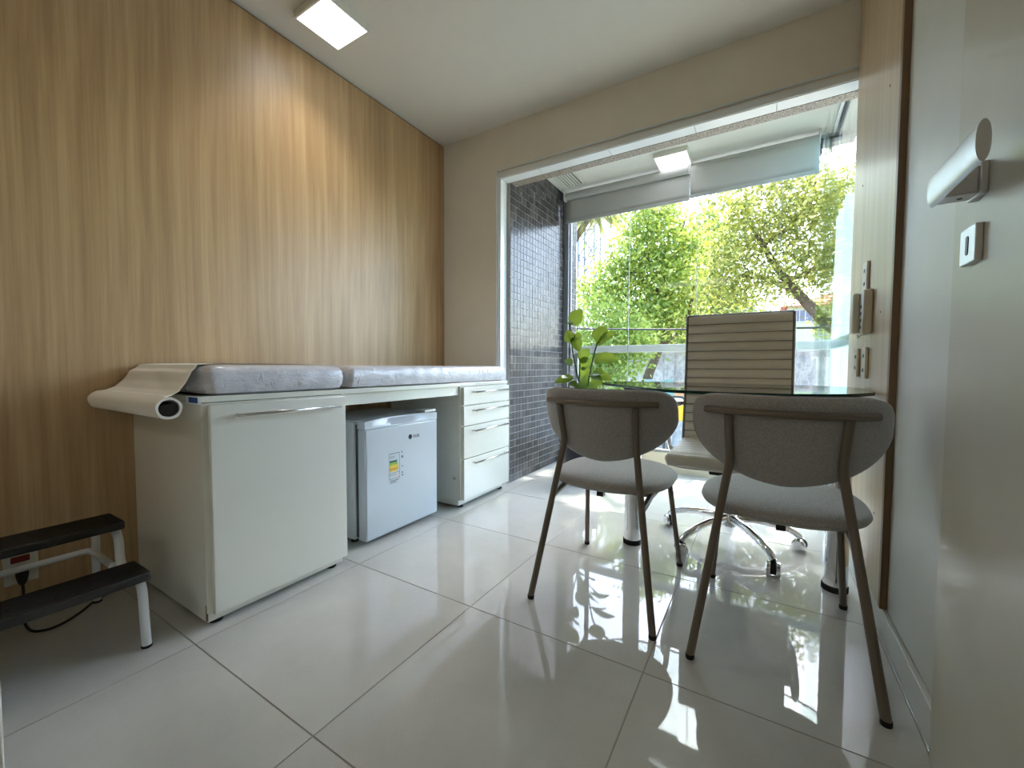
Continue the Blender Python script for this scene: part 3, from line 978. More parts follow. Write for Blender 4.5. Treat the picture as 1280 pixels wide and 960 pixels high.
# ------------------------------------------------------------------ step stool, socket, cord
st = thing('step_stool', 'two-step stool with black ribbed treads and white tube legs by the wood wall', 'stool', (-1.8, 0.30, 0))
SY0, SY1 = 0.105, 0.478
def tread(x0, x1, z0, z1):
    t_ = part('tread', box(x0, x1, SY0, SY1, z0, z1, 0.006, 2), 'tread', st, 'black ribbed tread')
    rb = MB()
    n_ = 9
    for k in range(n_):
        xx = x0 + 0.012 + (x1 - x0 - 0.024) * k / (n_ - 1)
        rb.box(xx - 0.0022, xx + 0.0022, SY0 + 0.006, SY1 - 0.006, z1 - 0.0005, z1 + 0.0012)
    rbo = part('ribs', rb, 'tread', t_)
    rbo['kind'] = 'stuff'
tread(-1.705, -1.568, 0.208, 0.236)
tread(-1.915, -1.775, 0.322, 0.350)
for yy in (SY0 + 0.045, SY1 - 0.012):
    part('leg', MB().tube(fillet([(-1.700, yy, 0.196), (-1.612, yy, 0.196), (-1.588, yy, 0.006)], 0.055), 0.0125, 12), 'stool', st)
    part('leg', MB().tube(fillet([(-1.905, yy, 0.310), (-1.800, yy, 0.310), (-1.790, yy, 0.196), (-1.704, yy, 0.196)], 0.05), 0.0125, 12), 'stool', st)
    part('leg', MB().tube(fillet([(-1.900, yy, 0.310), (-2.035, yy, 0.310), (-2.045, yy, 0.006)], 0.04), 0.0120, 12), 'stool', st)
    for xx in (-1.588, -2.045):
        part('rubber_foot', MB().lathe([(0.0135, 0), (0.0140, 0.005), (0.0125, 0.007)], (xx, yy, 0), 14), 'rubber', st)
part('brace', MB().tube(fillet([(-1.795, SY1 - 0.03, 0.205), (-2.018, SY1 - 0.03, 0.205), (-2.018, SY0 + 0.06, 0.205), (-1.795, SY0 + 0.06, 0.205)], 0.03), 0.0105, 12), 'stool', st)
so_ = thing('wall_socket', 'white socket plate with red block low on the wood wall behind stool', 'socket', (XL, 0.30, 0.18))
part('plate', box(XL + 0.0005, XL + 0.010, 0.262, 0.340, 0.126, 0.240, 0.003, 2), 'plate', so_)
part('red_block', box(XL + 0.0098, XL + 0.013, 0.279, 0.321, 0.199, 0.220, 0.001, 1), 'red', so_, 'dark red socket block')
cd_ = thing('power_cord', 'black power cord with plug running along floor behind the stool', 'cord', (-2.0, 0.35, 0))
part('plug', MB().lathe([(0.006, -0.040), (0.011, -0.030), (0.015, -0.008), (0.015, 0.008)], (XL + 0.026, 0.3005, 0.166), 14), 'cord', cd_)
pts = [(XL + 0.026, 0.3005, 0.128), (XL + 0.030, 0.301, 0.09), (XL + 0.055, 0.296, 0.02), (-2.02, 0.296, 0.0045), (-1.975, 0.305, 0.004), (-1.955, 0.335, 0.004), (-1.965, 0.372, 0.004), (-2.0, 0.415, 0.004), (-2.055, 0.468, 0.004), (-2.085, 0.53, 0.004), (-2.098, 0.590, 0.004)]
def smooth(pts, n=6):
    P = [Vector(p) for p in pts]
    P = [P[0]] + P + [P[-1]]
    res = []
    for i in range(1, len(P) - 2):
        for k in range(n):
            t_ = k / n
            a_, b_, c_, d_ = P[i - 1], P[i], P[i + 1], P[i + 2]
            res.append(0.5 * ((2 * b_) + (c_ - a_) * t_ + (2 * a_ - 5 * b_ + 4 * c_ - d_) * t_ ** 2 + (3 * b_ - a_ - 3 * c_ + d_) * t_ ** 3))
    res.append(P[-2])
    return res
part('cable', MB().tube(smooth(pts), 0.0038, 8), 'cord', cd_)

# ------------------------------------------------------------------ visitor chairs
def visitor_chair(cx, y0, label):
    o = thing('visitor_chair', label, 'chair', (cx, y0 + 0.29, 0), 'grey upholstered visitor chairs')
    # seat
    mb = MB()
    NR, NA_ = 10, 48
    ycen = y0 + 0.318
    def outline(a_):
        c_, s_ = math.cos(a_), math.sin(a_)
        n_ = 2.45
        return (0.228 * math.copysign(abs(c_) ** (2 / n_), c_), 0.242 * math.copysign(abs(s_) ** (2 / n_), s_))
    def seat_top(r_, a_):
        x_, y_ = outline(a_)
        k = (1 - r_ ** 4.0) ** 0.5 if r_ < 1 else 0
        return (cx + x_ * r_, ycen + y_ * r_, 0.432 + 0.040 * k - 0.006 * (1 - r_ * r_))
    def seat_bot(r_, a_):
        x_, y_ = outline(a_)
        k = (1 - r_ ** 5) ** 0.5 if r_ < 1 else 0
        return (cx + x_ * r_, ycen + y_ * r_, 0.432 - 0.028 * k)
    radii = [0.25, 0.5, 0.7, 0.82, 0.9, 0.95, 0.98, 1.0]
    rr2 = [('t', r_) for r_ in radii] + [('b', r_) for r_ in reversed(radii[:-1])]
    rg = []
    for side_, r_ in rr2:
        fn = seat_top if side_ == 't' else seat_bot
        rg.append([mb.bm.verts.new(fn(r_, 2 * PI * k / NA_)) for k in range(NA_)])
    for i in range(len(rg) - 1):
        for k in range(NA_):
            f = mb.bm.faces.new((rg[i][k], rg[i][(k + 1) % NA_], rg[i + 1][(k + 1) % NA_], rg[i + 1][k]))
            f.smooth = True
    for r_ in (rg[0], rg[-1]):
        f = mb.bm.faces.new(r_)
        f.smooth = True
    part('seat', mb, 'fabric', o)
    # backrest: D-shaped pad, curved in plan
    yb = y0 + 0.088
    PL, PR, ZM = 0.298, 0.29, 0.664
    def bo(a_):
        c_, s_ = math.cos(a_), math.sin(a_)
        n_, h_ = (4.0, 0.117) if s_ >= 0 else (1.62, 0.147)
        t_ = PL * math.copysign(abs(c_) ** (2 / n_), c_)
        return (t_, ZM + h_ * math.copysign(abs(s_) ** (2 / n_), s_) + 0.012 * (t_ / PL) ** 2)
    def bend(t_, z_, off):      # t_ is arc length along the curved pad
        an = t_ / PR
        yy = yb + PR * (1 - math.cos(an)) - 0.30 * (z_ - ZM)
        return (cx + PR * math.sin(an) - off * math.sin(an), yy + off * math.cos(an), z_)
    mb = MB()
    radii = [0.15, 0.3, 0.45, 0.6, 0.74, 0.85, 0.92, 0.965, 0.99, 1.0]
    seq = [(-1, r_) for r_ in radii] + [(1, r_) for r_ in reversed(radii[:-1])]
    rg = []
    NB = 64
    for sgn, r_ in seq:
        row = []
        for k in range(NB):
            a_ = 2 * PI * k / NB
            x_, z_ = bo(a_)
            zc_ = ZM
            x_, z_ = x_ * r_, zc_ + (z_ - zc_) * r_
            th = 0.020 * (max(0, 1 - r_ ** 7)) ** 0.5
            row.append(mb.bm.verts.new(bend(x_, z_, sgn * th)))
        rg.append(row)
    for i in range(len(rg) - 1):
        for k in range(NB):
            f = mb.bm.faces.new((rg[i][k], rg[i][(k + 1) % NB], rg[i + 1][(k + 1) % NB], rg[i + 1][k]))
            f.smooth = True
    for r_ in (rg[0], rg[-1]):
        f = mb.bm.faces.new(r_)
        f.smooth = True
    bk = part('backrest', mb, 'fabric', o)
    pp = []
    for k in range(65):
        x_, z_ = bo(2 * PI * k / 64)
        zc_ = ZM
        pp.append(bend(x_ * 0.993, zc_ + (z_ - zc_) * 0.993, 0.009))
    part('piping', MB().tube(pp, 0.0028, 6, cap=False), 'seam', bk)
    # frame
    def rear(x_, z_, g=0.0):
        return bend(x_, z_, -0.020 - g)
    bar = [rear(-0.200 + 0.400 * k / 16, 0.733, 0.0075) for k in range(17)]
    part('back_bar', MB().tube(bar, 0.0100, 12, flat=1.0), 'taupe', o)
    for s_ in (-1, 1):
        pa = Vector(rear(s_ * 0.130, 0.725, 0.010)) - Vector((cx, 0, 0))
        pb = Vector(rear(s_ * 0.125, 0.585, 0.008)) - Vector((cx, 0, 0))
        foot = Vector((s_ * 0.219, y0 + 0.012, 0.010))
        pts_ = fillet([pa, pb, foot], 0.03)
        part('rear_leg', MB().tube([p + Vector((cx, 0, 0)) for p in pts_], 0.0118, 12), 'taupe', o)
        t0 = 0.64
        pm = foot.lerp(pb, t0)
        ft = Vector((s_ * 0.211, y0 + 0.566, 0.010))
        fq = Vector((s_ * 0.176, y0 + 0.475, 0.402))
        part('front_leg', MB().tube([Vector((cx, 0, 0)) + fq, Vector((cx, 0, 0)) + ft], 0.0105, 12), 'taupe', o)
        part('side_rail', MB().tube([Vector((cx, 0, 0)) + pm, Vector((cx, 0, 0)) + Vector((s_ * 0.165, y0 + 0.20, 0.396)), Vector((cx, 0, 0)) + fq], 0.0105, 10), 'taupe', o)
        for p_ in (foot, ft):
            part('glide', MB().lathe([(0.0115, 0.0), (0.0125, 0.003), (0.0125, 0.014)], (cx + p_.x, p_.y, 0), 12), 'rubber', o)
    part('cross_rail', MB().tube([(cx - 0.17, y0 + 0.21, 0.3965), (cx + 0.17, y0 + 0.21, 0.3965)], 0.009, 10), 'taupe', o)
    part('seat_block', box(cx - 0.012, cx + 0.012, y0 + 0.13, y0 + 0.155, 0.388, 0.409), 'black', o)
    return o
visitor_chair(-0.494, 1.302, 'grey fabric visitor chair nearer the fridge, left of the two at the table')
visitor_chair(0.058, 1.272, 'grey fabric visitor chair next to the right wall, nearest the camera')

# ------------------------------------------------------------------ glass table
tb = thing('glass_table', 'glass-topped table on two chrome legs against the pale wood panel', 'table', (-0.15, 2.0, 0))
near = [(-0.762, 2.260), (-0.735, 2.150), (-0.655, 2.025), (-0.543, 1.892), (-0.434, 1.752), (-0.30, 1.632), (-0.121, 1.575), (0.0, 1.578), (0.106, 1.602), (0.239, 1.690), (0.335, 1.855)]
far_ = [(0.335, 2.30), (0.20, 2.385), (-0.05, 2.425), (-0.32, 2.44), (-0.58, 2.43), (-0.70, 2.375), (-0.755, 2.315)]
cl = smooth([(x, y, 0) for x, y in near], 4)
cf = smooth([(x, y, 0) for x, y in far_], 4)
poly = [(p.x, p.y) for p in cl] + [(p.x, p.y) for p in cf]
part('glass_top', MB().prism(poly, 0.7635, 0.775, 0, 1), ['table_glass', 'glass_edge'], tb)
for lx, ly in ((-0.523, 2.0), (0.262, 1.985)):
    l_ = part('leg', MB().lathe([(0.040, 0.022), (0.040, 0.742)], (lx, ly, 0), 32), 'chrome', tb)
    part('foot_ring', MB().lathe([(0.042, 0.0), (0.043, 0.004), (0.043, 0.020), (0.040, 0.024)], (lx, ly, 0), 32), 'rubber', tb)
    part('top_plate', MB().lathe([(0.040, 0.740), (0.050, 0.744), (0.050, 0.763)], (lx, ly, 0), 32), 'black', tb)

# ------------------------------------------------------------------ office chair
ox, oy = -0.118, 2.235
oc = thing('office_chair', 'ribbed grey-beige leather office chair on chrome castors behind the glass table', 'chair', (ox, oy, 0))
def ribbed(n_, x0, x1, path_fn, th, depth):
    mb = MB()
    rows = []
    NS = n_ * 6
    for i in range(NS + 1):
        s_ = i / NS
        p, nrm = path_fn(s_)
        ph = (s_ * n_) % 1.0
        bulge = depth * (1 - abs(2 * ph - 1) ** 3.0) if 0 < i < NS else 0
        row = []
        for k in range(9):
            xx = x0 + (x1 - x0) * k / 8
            e_ = 0.0 if 0 < k < 8 else -0.006
            row.append(mb.bm.verts.new((xx, p[0] + nrm[0] * (th / 2 + bulge + e_), p[1] + nrm[1] * (th / 2 + bulge + e_))))
        row2 = []
        for k in reversed(range(9)):
            xx = x0 + (x1 - x0) * k / 8
            e_ = 0.0 if 0 < k < 8 else -0.006
            row2.append(mb.bm.verts.new((xx, p[0] - nrm[0] * (th / 2 + bulge * 0.6 + e_), p[1] - nrm[1] * (th / 2 + bulge * 0.6 + e_))))
        rows.append(row + row2)
    nn = len(rows[0])
    for i in range(NS):
        for k in range(nn):
            f = mb.bm.faces.new((rows[i][k], rows[i][(k + 1) % nn], rows[i + 1][(k + 1) % nn], rows[i + 1][k]))
            f.smooth = True
    mb.bm.faces.new(list(reversed(rows[0])))
    mb.bm.faces.new(rows[-1])
    return mb
def back_path(s_):
    z_ = 0.452 + 0.695 * s_
    y_ = oy + 0.252 + 0.075 * s_ + 0.02 * math.sin(PI * s_)
    d_ = Vector((0.075 + 0.02 * PI * math.cos(PI * s_), 0.695)).normalized()
    return (y_, z_), (-d_.y, d_.x)
bkr = part('backrest', ribbed(14, ox - 0.247, ox + 0.247, back_path, 0.022, 0.010), 'leather', oc)
sm_ = MB()
for k in range(1, 14):
    p, nr = back_path(k / 14)
    for q in (0.0118, -0.0118):
        sm_.tube([(ox - 0.244, p[0] + nr[0] * q, p[1] + nr[1] * q), (ox + 0.244, p[0] + nr[0] * q, p[1] + nr[1] * q)], 0.0014, 6)
part('stitched_seams', sm_, 'seam_dark', bkr)
def seat_path(s_):
    y_ = oy - 0.225 + 0.475 * s_
    z_ = 0.444 - 0.010 * math.sin(PI * s_) + 0.004 * s_ - (0.03 * (1 - s_ / 0.12) ** 2 if s_ < 0.12 else 0)
    return (y_, z_), (0.0, 1.0)
part('seat', ribbed(7, ox - 0.250, ox + 0.250, seat_path, 0.040, 0.005), 'leather', oc)
part('seat_front_roll', MB().tube([(ox - 0.252, oy - 0.222, 0.428), (ox - 0.246, oy - 0.224, 0.430), (ox + 0.246, oy - 0.224, 0.430), (ox + 0.252, oy - 0.222, 0.428)], [0.018, 0.031, 0.031, 0.018], 16), 'leather', oc)
for s_ in (-1, 1):
    pe = []
    for k in range(13):
        p, nr = back_path(k / 12)
        pe.append((ox + s_ * 0.253, p[0], p[1]))
    part('frame_rail', MB().tube(pe, 0.0095, 10), 'leather_edge', oc)
    part('frame_rail', MB().tube([(ox + s_ * 0.255, oy - 0.20, 0.420), (ox + s_ * 0.255, oy + 0.25, 0.430)], 0.0095, 10), 'chrome', oc)
    ax_ = ox + s_ * 0.272
    part('armrest', MB().tube(fillet([(ax_, oy + 0.292, 0.655), (ax_ + s_ * 0.012, oy - 0.02, 0.660), (ax_ + s_ * 0.014, oy - 0.085, 0.560), (ax_, oy - 0.02, 0.430), (ax_ - s_ * 0.02, oy + 0.06, 0.420)], 0.06), 0.011, 12, flat=1.4), 'chrome', oc)
part('frame_top', MB().tube([(ox - 0.253, oy + 0.327, 1.147), (ox + 0.253, oy + 0.327, 1.147)], 0.0085, 10), 'leather_edge', oc)
part('tilt_mechanism', box(ox - 0.085, ox + 0.085, oy - 0.11, oy + 0.11, 0.352, 0.412, 0.006, 2), 'black', oc)
part('mount_bolt', box(ox - 0.200, ox - 0.180, oy - 0.185, oy - 0.165, 0.389, 0.404), 'black', oc)
part('gas_lift', MB().lathe([(0.026, 0.10), (0.026, 0.24), (0.015, 0.241), (0.015, 0.353)], (ox, oy, 0), 20), 'black', oc)
part('hub', MB().lathe([(0.030, 0.085), (0.040, 0.095), (0.040, 0.135), (0.028, 0.155)], (ox, oy, 0), 24), 'chrome', oc)
for k in range(5):
    a = math.radians(-126 - 72 * k + 72 * 0) + 0.0
    dx_, dy_ = math.cos(a), math.sin(a)
    R_ = 0.305
    pts_ = [(ox + dx_ * 0.03, oy + dy_ * 0.03, 0.128), (ox + dx_ * 0.12, oy + dy_ * 0.12, 0.126), (ox + dx_ * 0.21, oy + dy_ * 0.21, 0.110), (ox + dx_ * 0.27, oy + dy_ * 0.27, 0.090), (ox + dx_ * R_, oy + dy_ * R_, 0.062)]
    part('base_leg', MB().tube(smooth(pts_, 4), [0.021 - 0.007 * i / 16 for i in range(17)], 12), 'chrome', oc)
    cx_, cy_ = ox + dx_ * R_, oy + dy_ * R_
    ca = a + 0.9
    ex, ey = math.cos(ca), math.sin(ca)
    cst = MB()
    cst.tube([(cx_ - ex * 0.011, cy_ - ey * 0.011, 0.029), (cx_ + ex * 0.011, cy_ + ey * 0.011, 0.029)], 0.025, 20)
    cst.tube([(cx_, cy_, 0.03), (cx_, cy_, 0.062)], 0.008, 10)
    cs = part('caster', cst, 'black', oc)
    wh = MB()
    for q in (-1, 1):
        wh.tube([(cx_ + q * ex * 0.012, cy_ + q * ey * 0.012, 0.029), (cx_ + q * ex * 0.024, cy_ + q * ey * 0.024, 0.029), (cx_ + q * ex * 0.027, cy_ + q * ey * 0.027, 0.029)], [0.029, 0.028, 0.020], 20)
    part('wheel', wh, 'chrome', cs)

# ------------------------------------------------------------------ houseplant
px_, py_ = -1.16, 2.90
pl = thing('potted_plant', 'potted plant with round glossy leaves in a dark pot by the mosaic wall', 'plant', (px_, py_, 0))
part('pot', MB().lathe([(0.105, 0.0), (0.112, 0.01), (0.150, 0.29), (0.158, 0.30), (0.158, 0.325), (0.146, 0.325), (0.140, 0.29)], (px_, py_, 0), 32), 'pot', pl)
part('soil', MB().lathe([(0.139, 0.27), (0.139, 0.288), (0.02, 0.298)], (px_, py_, 0), 24), 'soil', pl)
lm = MB()
def leaf_fn(u_, v_):
    y_ = v_
    wd = 0.36 * math.sin(PI * min(1, v_ ** 0.8)) ** 0.75 if 0 < v_ < 1 else 0.0
    x_ = (u_ - 0.5) * 2
    return (x_ * wd, y_, 0.10 * abs(x_) ** 1.5 * wd * 2.2 - 0.16 * (v_ - 0.3) ** 2)
lm.grid(leaf_fn, 9, 13)
bmesh.ops.remove_doubles(lm.bm, verts=lm.bm.verts[:], dist=1e-5)
leaf_me = bpy.data.meshes.new('leaf')
lm.bm.to_mesh(leaf_me)
lm.bm.free()
leaf_me.materials.append(M['plant_leaf'])
def at_px(u_, v_, y):
    d_ = r2 * ((u_ - 640) / F_PX) + u2 * (-(v_ - 480) / F_PX) + fwd
    k = (y - CAM.y) / d_.y
    return CAM + d_ * k
def add_leaf(base, tip, nrm_hint, width=1.0):
    d_ = (tip - base)
    L_ = d_.length
    Y = d_.normalized()
    Z = (nrm_hint - Y * nrm_hint.dot(Y)).normalized()
    X = Y.cross(Z)
    o = bpy.data.objects.new('leaf', leaf_me)
    COL.objects.link(o)
    o.parent = pl
    mt = Matrix((X * L_ * width, Y * L_, Z * L_)).transposed().to_4x4()
    mt.translation = base - Vector(pl.location)
    o.matrix_local = mt
stems = {
    's1': ([(727, 500), (722, 470), (716, 440), (714, 415), (712, 400)], 2.92),
    's2': ([(733, 500), (736, 475), (741, 450), (745, 434), (748, 427)], 2.84),
    's3': ([(724, 500), (724, 478), (725, 455), (724, 440)], 2.98),
}
for nm, (pp, yy) in stems.items():
    w_ = [at_px(u_, v_, yy) for u_, v_ in pp]
    base = Vector((px_ + (w_[0].x - px_) * 0.35, py_ + (yy - py_) * 0.5, 0.29))
    part('stem', MB().tube(smooth([base] + w_, 5), 0.0055, 8), 'stem', pl)
def LP(b, t_, yb_, yt, hint=(0, -1, 0.3), width=1.0):
    add_leaf(at_px(b[0], b[1], yb_), at_px(t_[0], t_[1], yt), Vector(hint), width)
LP((714, 406), (727, 386), 2.92, 2.90, (0.4, -1, 0.2), 1.05)
LP((714, 406), (705, 402), 2.92, 2.80, (0, -0.6, 1))
LP((716, 428), (708, 413), 2.92, 2.88, (0, -1, 0.3), 1.25)
LP((716, 424), (727, 420), 2.92, 2.84, (0, -1, 0.5), 0.9)
LP((718, 420), (724, 439), 2.92, 2.88, (0.2, -1, 0.2), 0.9)
LP((747, 428), (756, 407), 2.84, 2.86, (0.2, -1, 0.2), 1.35)
LP((747, 429), (770, 416), 2.84, 2.78, (0, -0.8, 0.8), 1.0)
LP((742, 450), (773, 448), 2.84, 2.80, (0, -0.9, 0.6), 0.75)
LP((743, 449), (762, 441), 2.84, 2.95, (0, -0.8, 0.8), 0.8)
LP((725, 452), (736, 436), 2.98, 2.94, (0.1, -1, 0.2), 1.1)
LP((725, 458), (738, 450), 2.98, 2.92, (0.0, -1, 0.2), 1.1)
LP((738, 468), (765, 474), 2.84, 2.80, (0, -0.8, 0.8), 0.75)
LP((740, 466), (752, 466), 2.84, 2.74, (0, -0.8, 0.8), 1.0)
LP((716, 455), (706, 450), 2.92, 2.86, (0, -1, 0.4), 1.1)
LP((717, 472), (693, 477), 2.92, 2.84, (0, -1, 0.5), 0.7)
LP((716, 474), (703, 471), 2.92, 2.80, (0, -0.8, 0.8), 1.1)
LP((737, 480), (752, 478), 2.84, 2.74, (0, -0.8, 0.6), 1.2)
LP((724, 482), (712, 480), 2.92, 2.84, (0, -0.9, 0.5), 1.2)
LP((725, 470), (737, 462), 2.98, 2.92, (0, -1, 0.3), 1.1)
LP((725, 476), (733, 482), 2.92, 2.80, (0, -1, 0.3), 1.2)
LP((722, 485), (745, 490), 2.92, 2.78, (0, -0.7, 1), 1.0)

# ------------------------------------------------------------------ fittings on the right wood panel
PX = XR - 0.0185
def wall_plate(y0, y1, z0, z1, label, holes):
    o = thing('switch_plate', label, 'switch', (PX, (y0 + y1) / 2, (z0 + z1) / 2), 'ivory plates on the wood panel')
    part('plate', box(PX - 0.010, PX - 0.0003, y0, y1, z0, z1, 0.003, 2), 'ivory', o)
    for zz in holes:
        part('button', MB().box(PX - 0.0118, PX - 0.0098, (y0 + y1) / 2 - 0.010, (y0 + y1) / 2 + 0.010, zz - 0.007, zz + 0.007, 0.001, 1), 'ink', o)
wall_plate(2.058, 2.128, 1.150, 1.268, 'two-button ivory wall plate directly above the intercom handset', (1.235, 1.185))
wall_plate(2.180, 2.246, 0.822, 0.938, 'lower ivory outlet plate farther from camera, nearer the window', (0.905, 0.860))
wall_plate(2.020, 2.088, 0.818, 0.938, 'lower ivory outlet plate nearer the camera, below the intercom', (0.905, 0.850))
ic = thing('intercom', 'ivory intercom handset mounted on the pale wood panel', 'intercom', (PX, 2.02, 1.07))
part('base', box(PX - 0.030, PX - 0.0003, 1.975, 2.075, 0.985, 1.150, 0.006, 2), 'ivory', ic)
part('handset', MB().box(PX - 0.052, PX - 0.030, 2.022, 2.068, 0.990, 1.142, 0.007, 3), 'ivory', ic)
for zz in (1.005, 1.030, 1.055, 1.080):
    part('key', box(PX - 0.0325, PX - 0.0298, 1.990, 2.006, zz, zz + 0.012, 0.001, 1), 'ink', ic)
part('cable', MB().tube(smooth([(PX - 0.022, 2.03, 0.986), (PX - 0.03, 2.05, 0.975), (PX - 0.028, 2.065, 0.985), (PX - 0.020, 2.060, 1.0)], 5), 0.003, 8), 'ivory', ic)

# ------------------------------------------------------------------ outside: ground, walls, houses, trees
GZ = -1.8
struct(box(-40, 40, 3.85, 70, GZ - 0.2, GZ).go('floor_street', 'ground'))
def P13(u_, v_, y=13.0):
    return at_px(u_, v_, y)
# weathered street wall
sw = thing('street_wall', 'weathered grey-white street wall seen below the balcony rail', 'wall', (0, 14.6, GZ))
part('panel', box(-9.0, 7.0, 14.5, 14.75, GZ, 1.30), 'street_wall', sw)
part('coping', box(-9.0, 7.0, 14.44, 14.81, 1.30, 1.38), 'house_grey', sw)
for k in range(6):
    part('pilaster', box(-8.0 + k * 2.6, -7.7 + k * 2.6, 14.44, 14.5, GZ, 1.30), 'street_wall', sw)
a_, b_ = at_px(1020, 449, 13.6), at_px(1046, 484, 13.6)
gp = thing('gate_pillar', 'pinkish white square gate pillar in front of the street wall', 'pillar', (a_.x, 13.6, GZ))
part('shaft', box(a_.x, b_.x, 13.6, 14.1, GZ, a_.z), 'pillar', gp)
part('cap', box(a_.x - 0.05, b_.x + 0.05, 13.55, 14.15, a_.z, a_.z + 0.07), 'pillar', gp)
for zz in (0.35, 0.75):
    part('joint', box(a_.x - 0.004, b_.x + 0.004, 13.594, 13.6, zz, zz + 0.02), 'street_wall', gp)
# painted boards and a yellow bin by the kerb
a_, b_ = at_px(805, 474, 11.5), at_px(856, 492, 11.5)
mbd = thing('painted_board', 'street board painted in teal, pale blue and orange behind the chairs', 'board', (a_.x, 11.5, GZ))
xsb = [a_.x + (b_.x - a_.x) * k / 4 for k in range(5)]
for k, mt in enumerate(('skyblue', 'teal', 'teal', 'orange')):
    part('panel', box(xsb[k], xsb[k + 1] - 0.01, 11.5, 11.55, b_.z - 0.1, a_.z - 0.05 * (k % 2)), mt, mbd)
part('rail', box(a_.x - 0.3, b_.x + 0.5, 11.45, 11.6, b_.z - 0.22, b_.z - 0.1), 'house_grey', mbd)
for xx in (a_.x, b_.x):
    part('post', box(xx - 0.04, xx + 0.04, 11.48, 11.58, GZ, b_.z - 0.2), 'house_grey', mbd)
a_, b_ = at_px(826, 497, 8.0), at_px(862, 530, 8.0)
yb_ = thing('yellow_bin', 'yellow street bin with a black handle beyond the balcony', 'bin', ((a_.x + b_.x) / 2, 8.2, GZ))
part('body', box(a_.x, b_.x, 8.0, 8.5, a_.z - 0.42, a_.z - 0.06, 0.03, 2), 'yellow', yb_)
part('lid', box(a_.x - 0.02, b_.x + 0.02, 7.98, 8.52, a_.z - 0.06, a_.z, 0.02, 2), 'white', yb_)
part('handle', MB().tube(fillet([(a_.x + 0.05, 7.96, a_.z - 0.12), (a_.x + 0.1, 7.93, a_.z + 0.03), (b_.x - 0.1, 7.93, a_.z + 0.03), (b_.x - 0.05, 7.96, a_.z - 0.12)], 0.06), 0.02, 8), 'black', yb_)
part('stripe', box((a_.x + b_.x) / 2 - 0.06, (a_.x + b_.x) / 2 + 0.02, 7.985, 8.0, a_.z - 0.40, a_.z - 0.07), 'black', yb_)
for xx in (a_.x + 0.06, b_.x - 0.06):
    for yy in (8.06, 8.44):
        part('leg', MB().tube([(xx, yy, GZ), (xx, yy, a_.z - 0.42)], 0.03, 8), 'black', yb_)
# houses
def house(x0, x1, y, ztop, wall_m, label, roof_m, wins):
    o = thing('house', label, 'building', ((x0 + x1) / 2, y, GZ))
    part('wall', box(x0, x1, y, y + 5, GZ, ztop), wall_m, o)
    mb = MB()
    xm = (x0 + x1) / 2
    mb.add([(x0 - .3, y - .3, ztop), (x1 + .3, y - .3, ztop), (x1 + .3, y + 5.3, ztop), (x0 - .3, y + 5.3, ztop), (xm - 1.0, y + 2.5, ztop + 1.1), (xm + 1.0, y + 2.5, ztop + 1.1)],
           [(0, 1, 5, 4), (1, 2, 5), (2, 3, 4, 5), (3, 0, 4), (3, 2, 1, 0)])
    part('roof', mb, roof_m, o)
    for wx, wz, ww, wh_ in wins:
        f_ = part('window', MB().box(wx - 0.06, wx + ww + 0.06, y - 0.05, y + 0.02, wz - 0.06, wz + wh_ + 0.06), 'house_grey', o)
        part('pane', box(wx, wx + ww, y - 0.06, y - 0.045, wz, wz + wh_), 'win_dark', f_)
        part('mullion', MB().box(wx + ww / 2 - 0.02, wx + ww / 2 + 0.02, y - 0.075, y - 0.055, wz, wz + wh_).box(wx + ww / 4 - 0.015, wx + ww / 4 + 0.015, y - 0.075, y - 0.055, wz, wz + wh_), 'house_grey', f_)
    return o
q0, q1 = at_px(985, 378, 24), at_px(1002, 392, 24)
house(q0.x, q0.x + 7.5, 24.0, at_px(1000, 383, 24).z, 'house', 'pale green house with a red roof behind the olive tree', 'roof',
      [(at_px(992, 402, 24).x, at_px(992, 402, 24).z, 0.9, 0.5), (at_px(1017, 402, 24).x, at_px(1017, 402, 24).z, 1.1, 0.5), (at_px(1017, 402, 24).x + 2, at_px(1017, 402, 24).z, 1.1, 0.5)])
q = at_px(860, 400, 27)
house(q.x - 3.5, q.x + 3.2, 27.0, at_px(900, 384, 27).z, 'house_grey', 'grey-white house between the green and the olive tree', 'house_grey',
      [(q.x - 2.6, 1.2, 1.0, 0.9), (q.x + 0.6, 1.2, 1.0, 0.9), (q.x + 2.0, 2.0, 0.8, 0.9)])
# overhead cables
for k, (vL, vR) in enumerate(((409, 408),)):
    pA, pB = at_px(640, vL, 8.8), at_px(1110, vR, 8.8)
    pts_ = [pA.lerp(pB, i / 20) + Vector((0, 0, -0.25 * math.sin(PI * i / 20) * (0.2 if k == 0 else 1))) for i in range(21)]
    tag(MB().tube(pts_, 0.018 if k == 0 else 0.010, 6).go('overhead_cable', 'black'), 'thin black overhead cable strung along the street outside', 'cable')

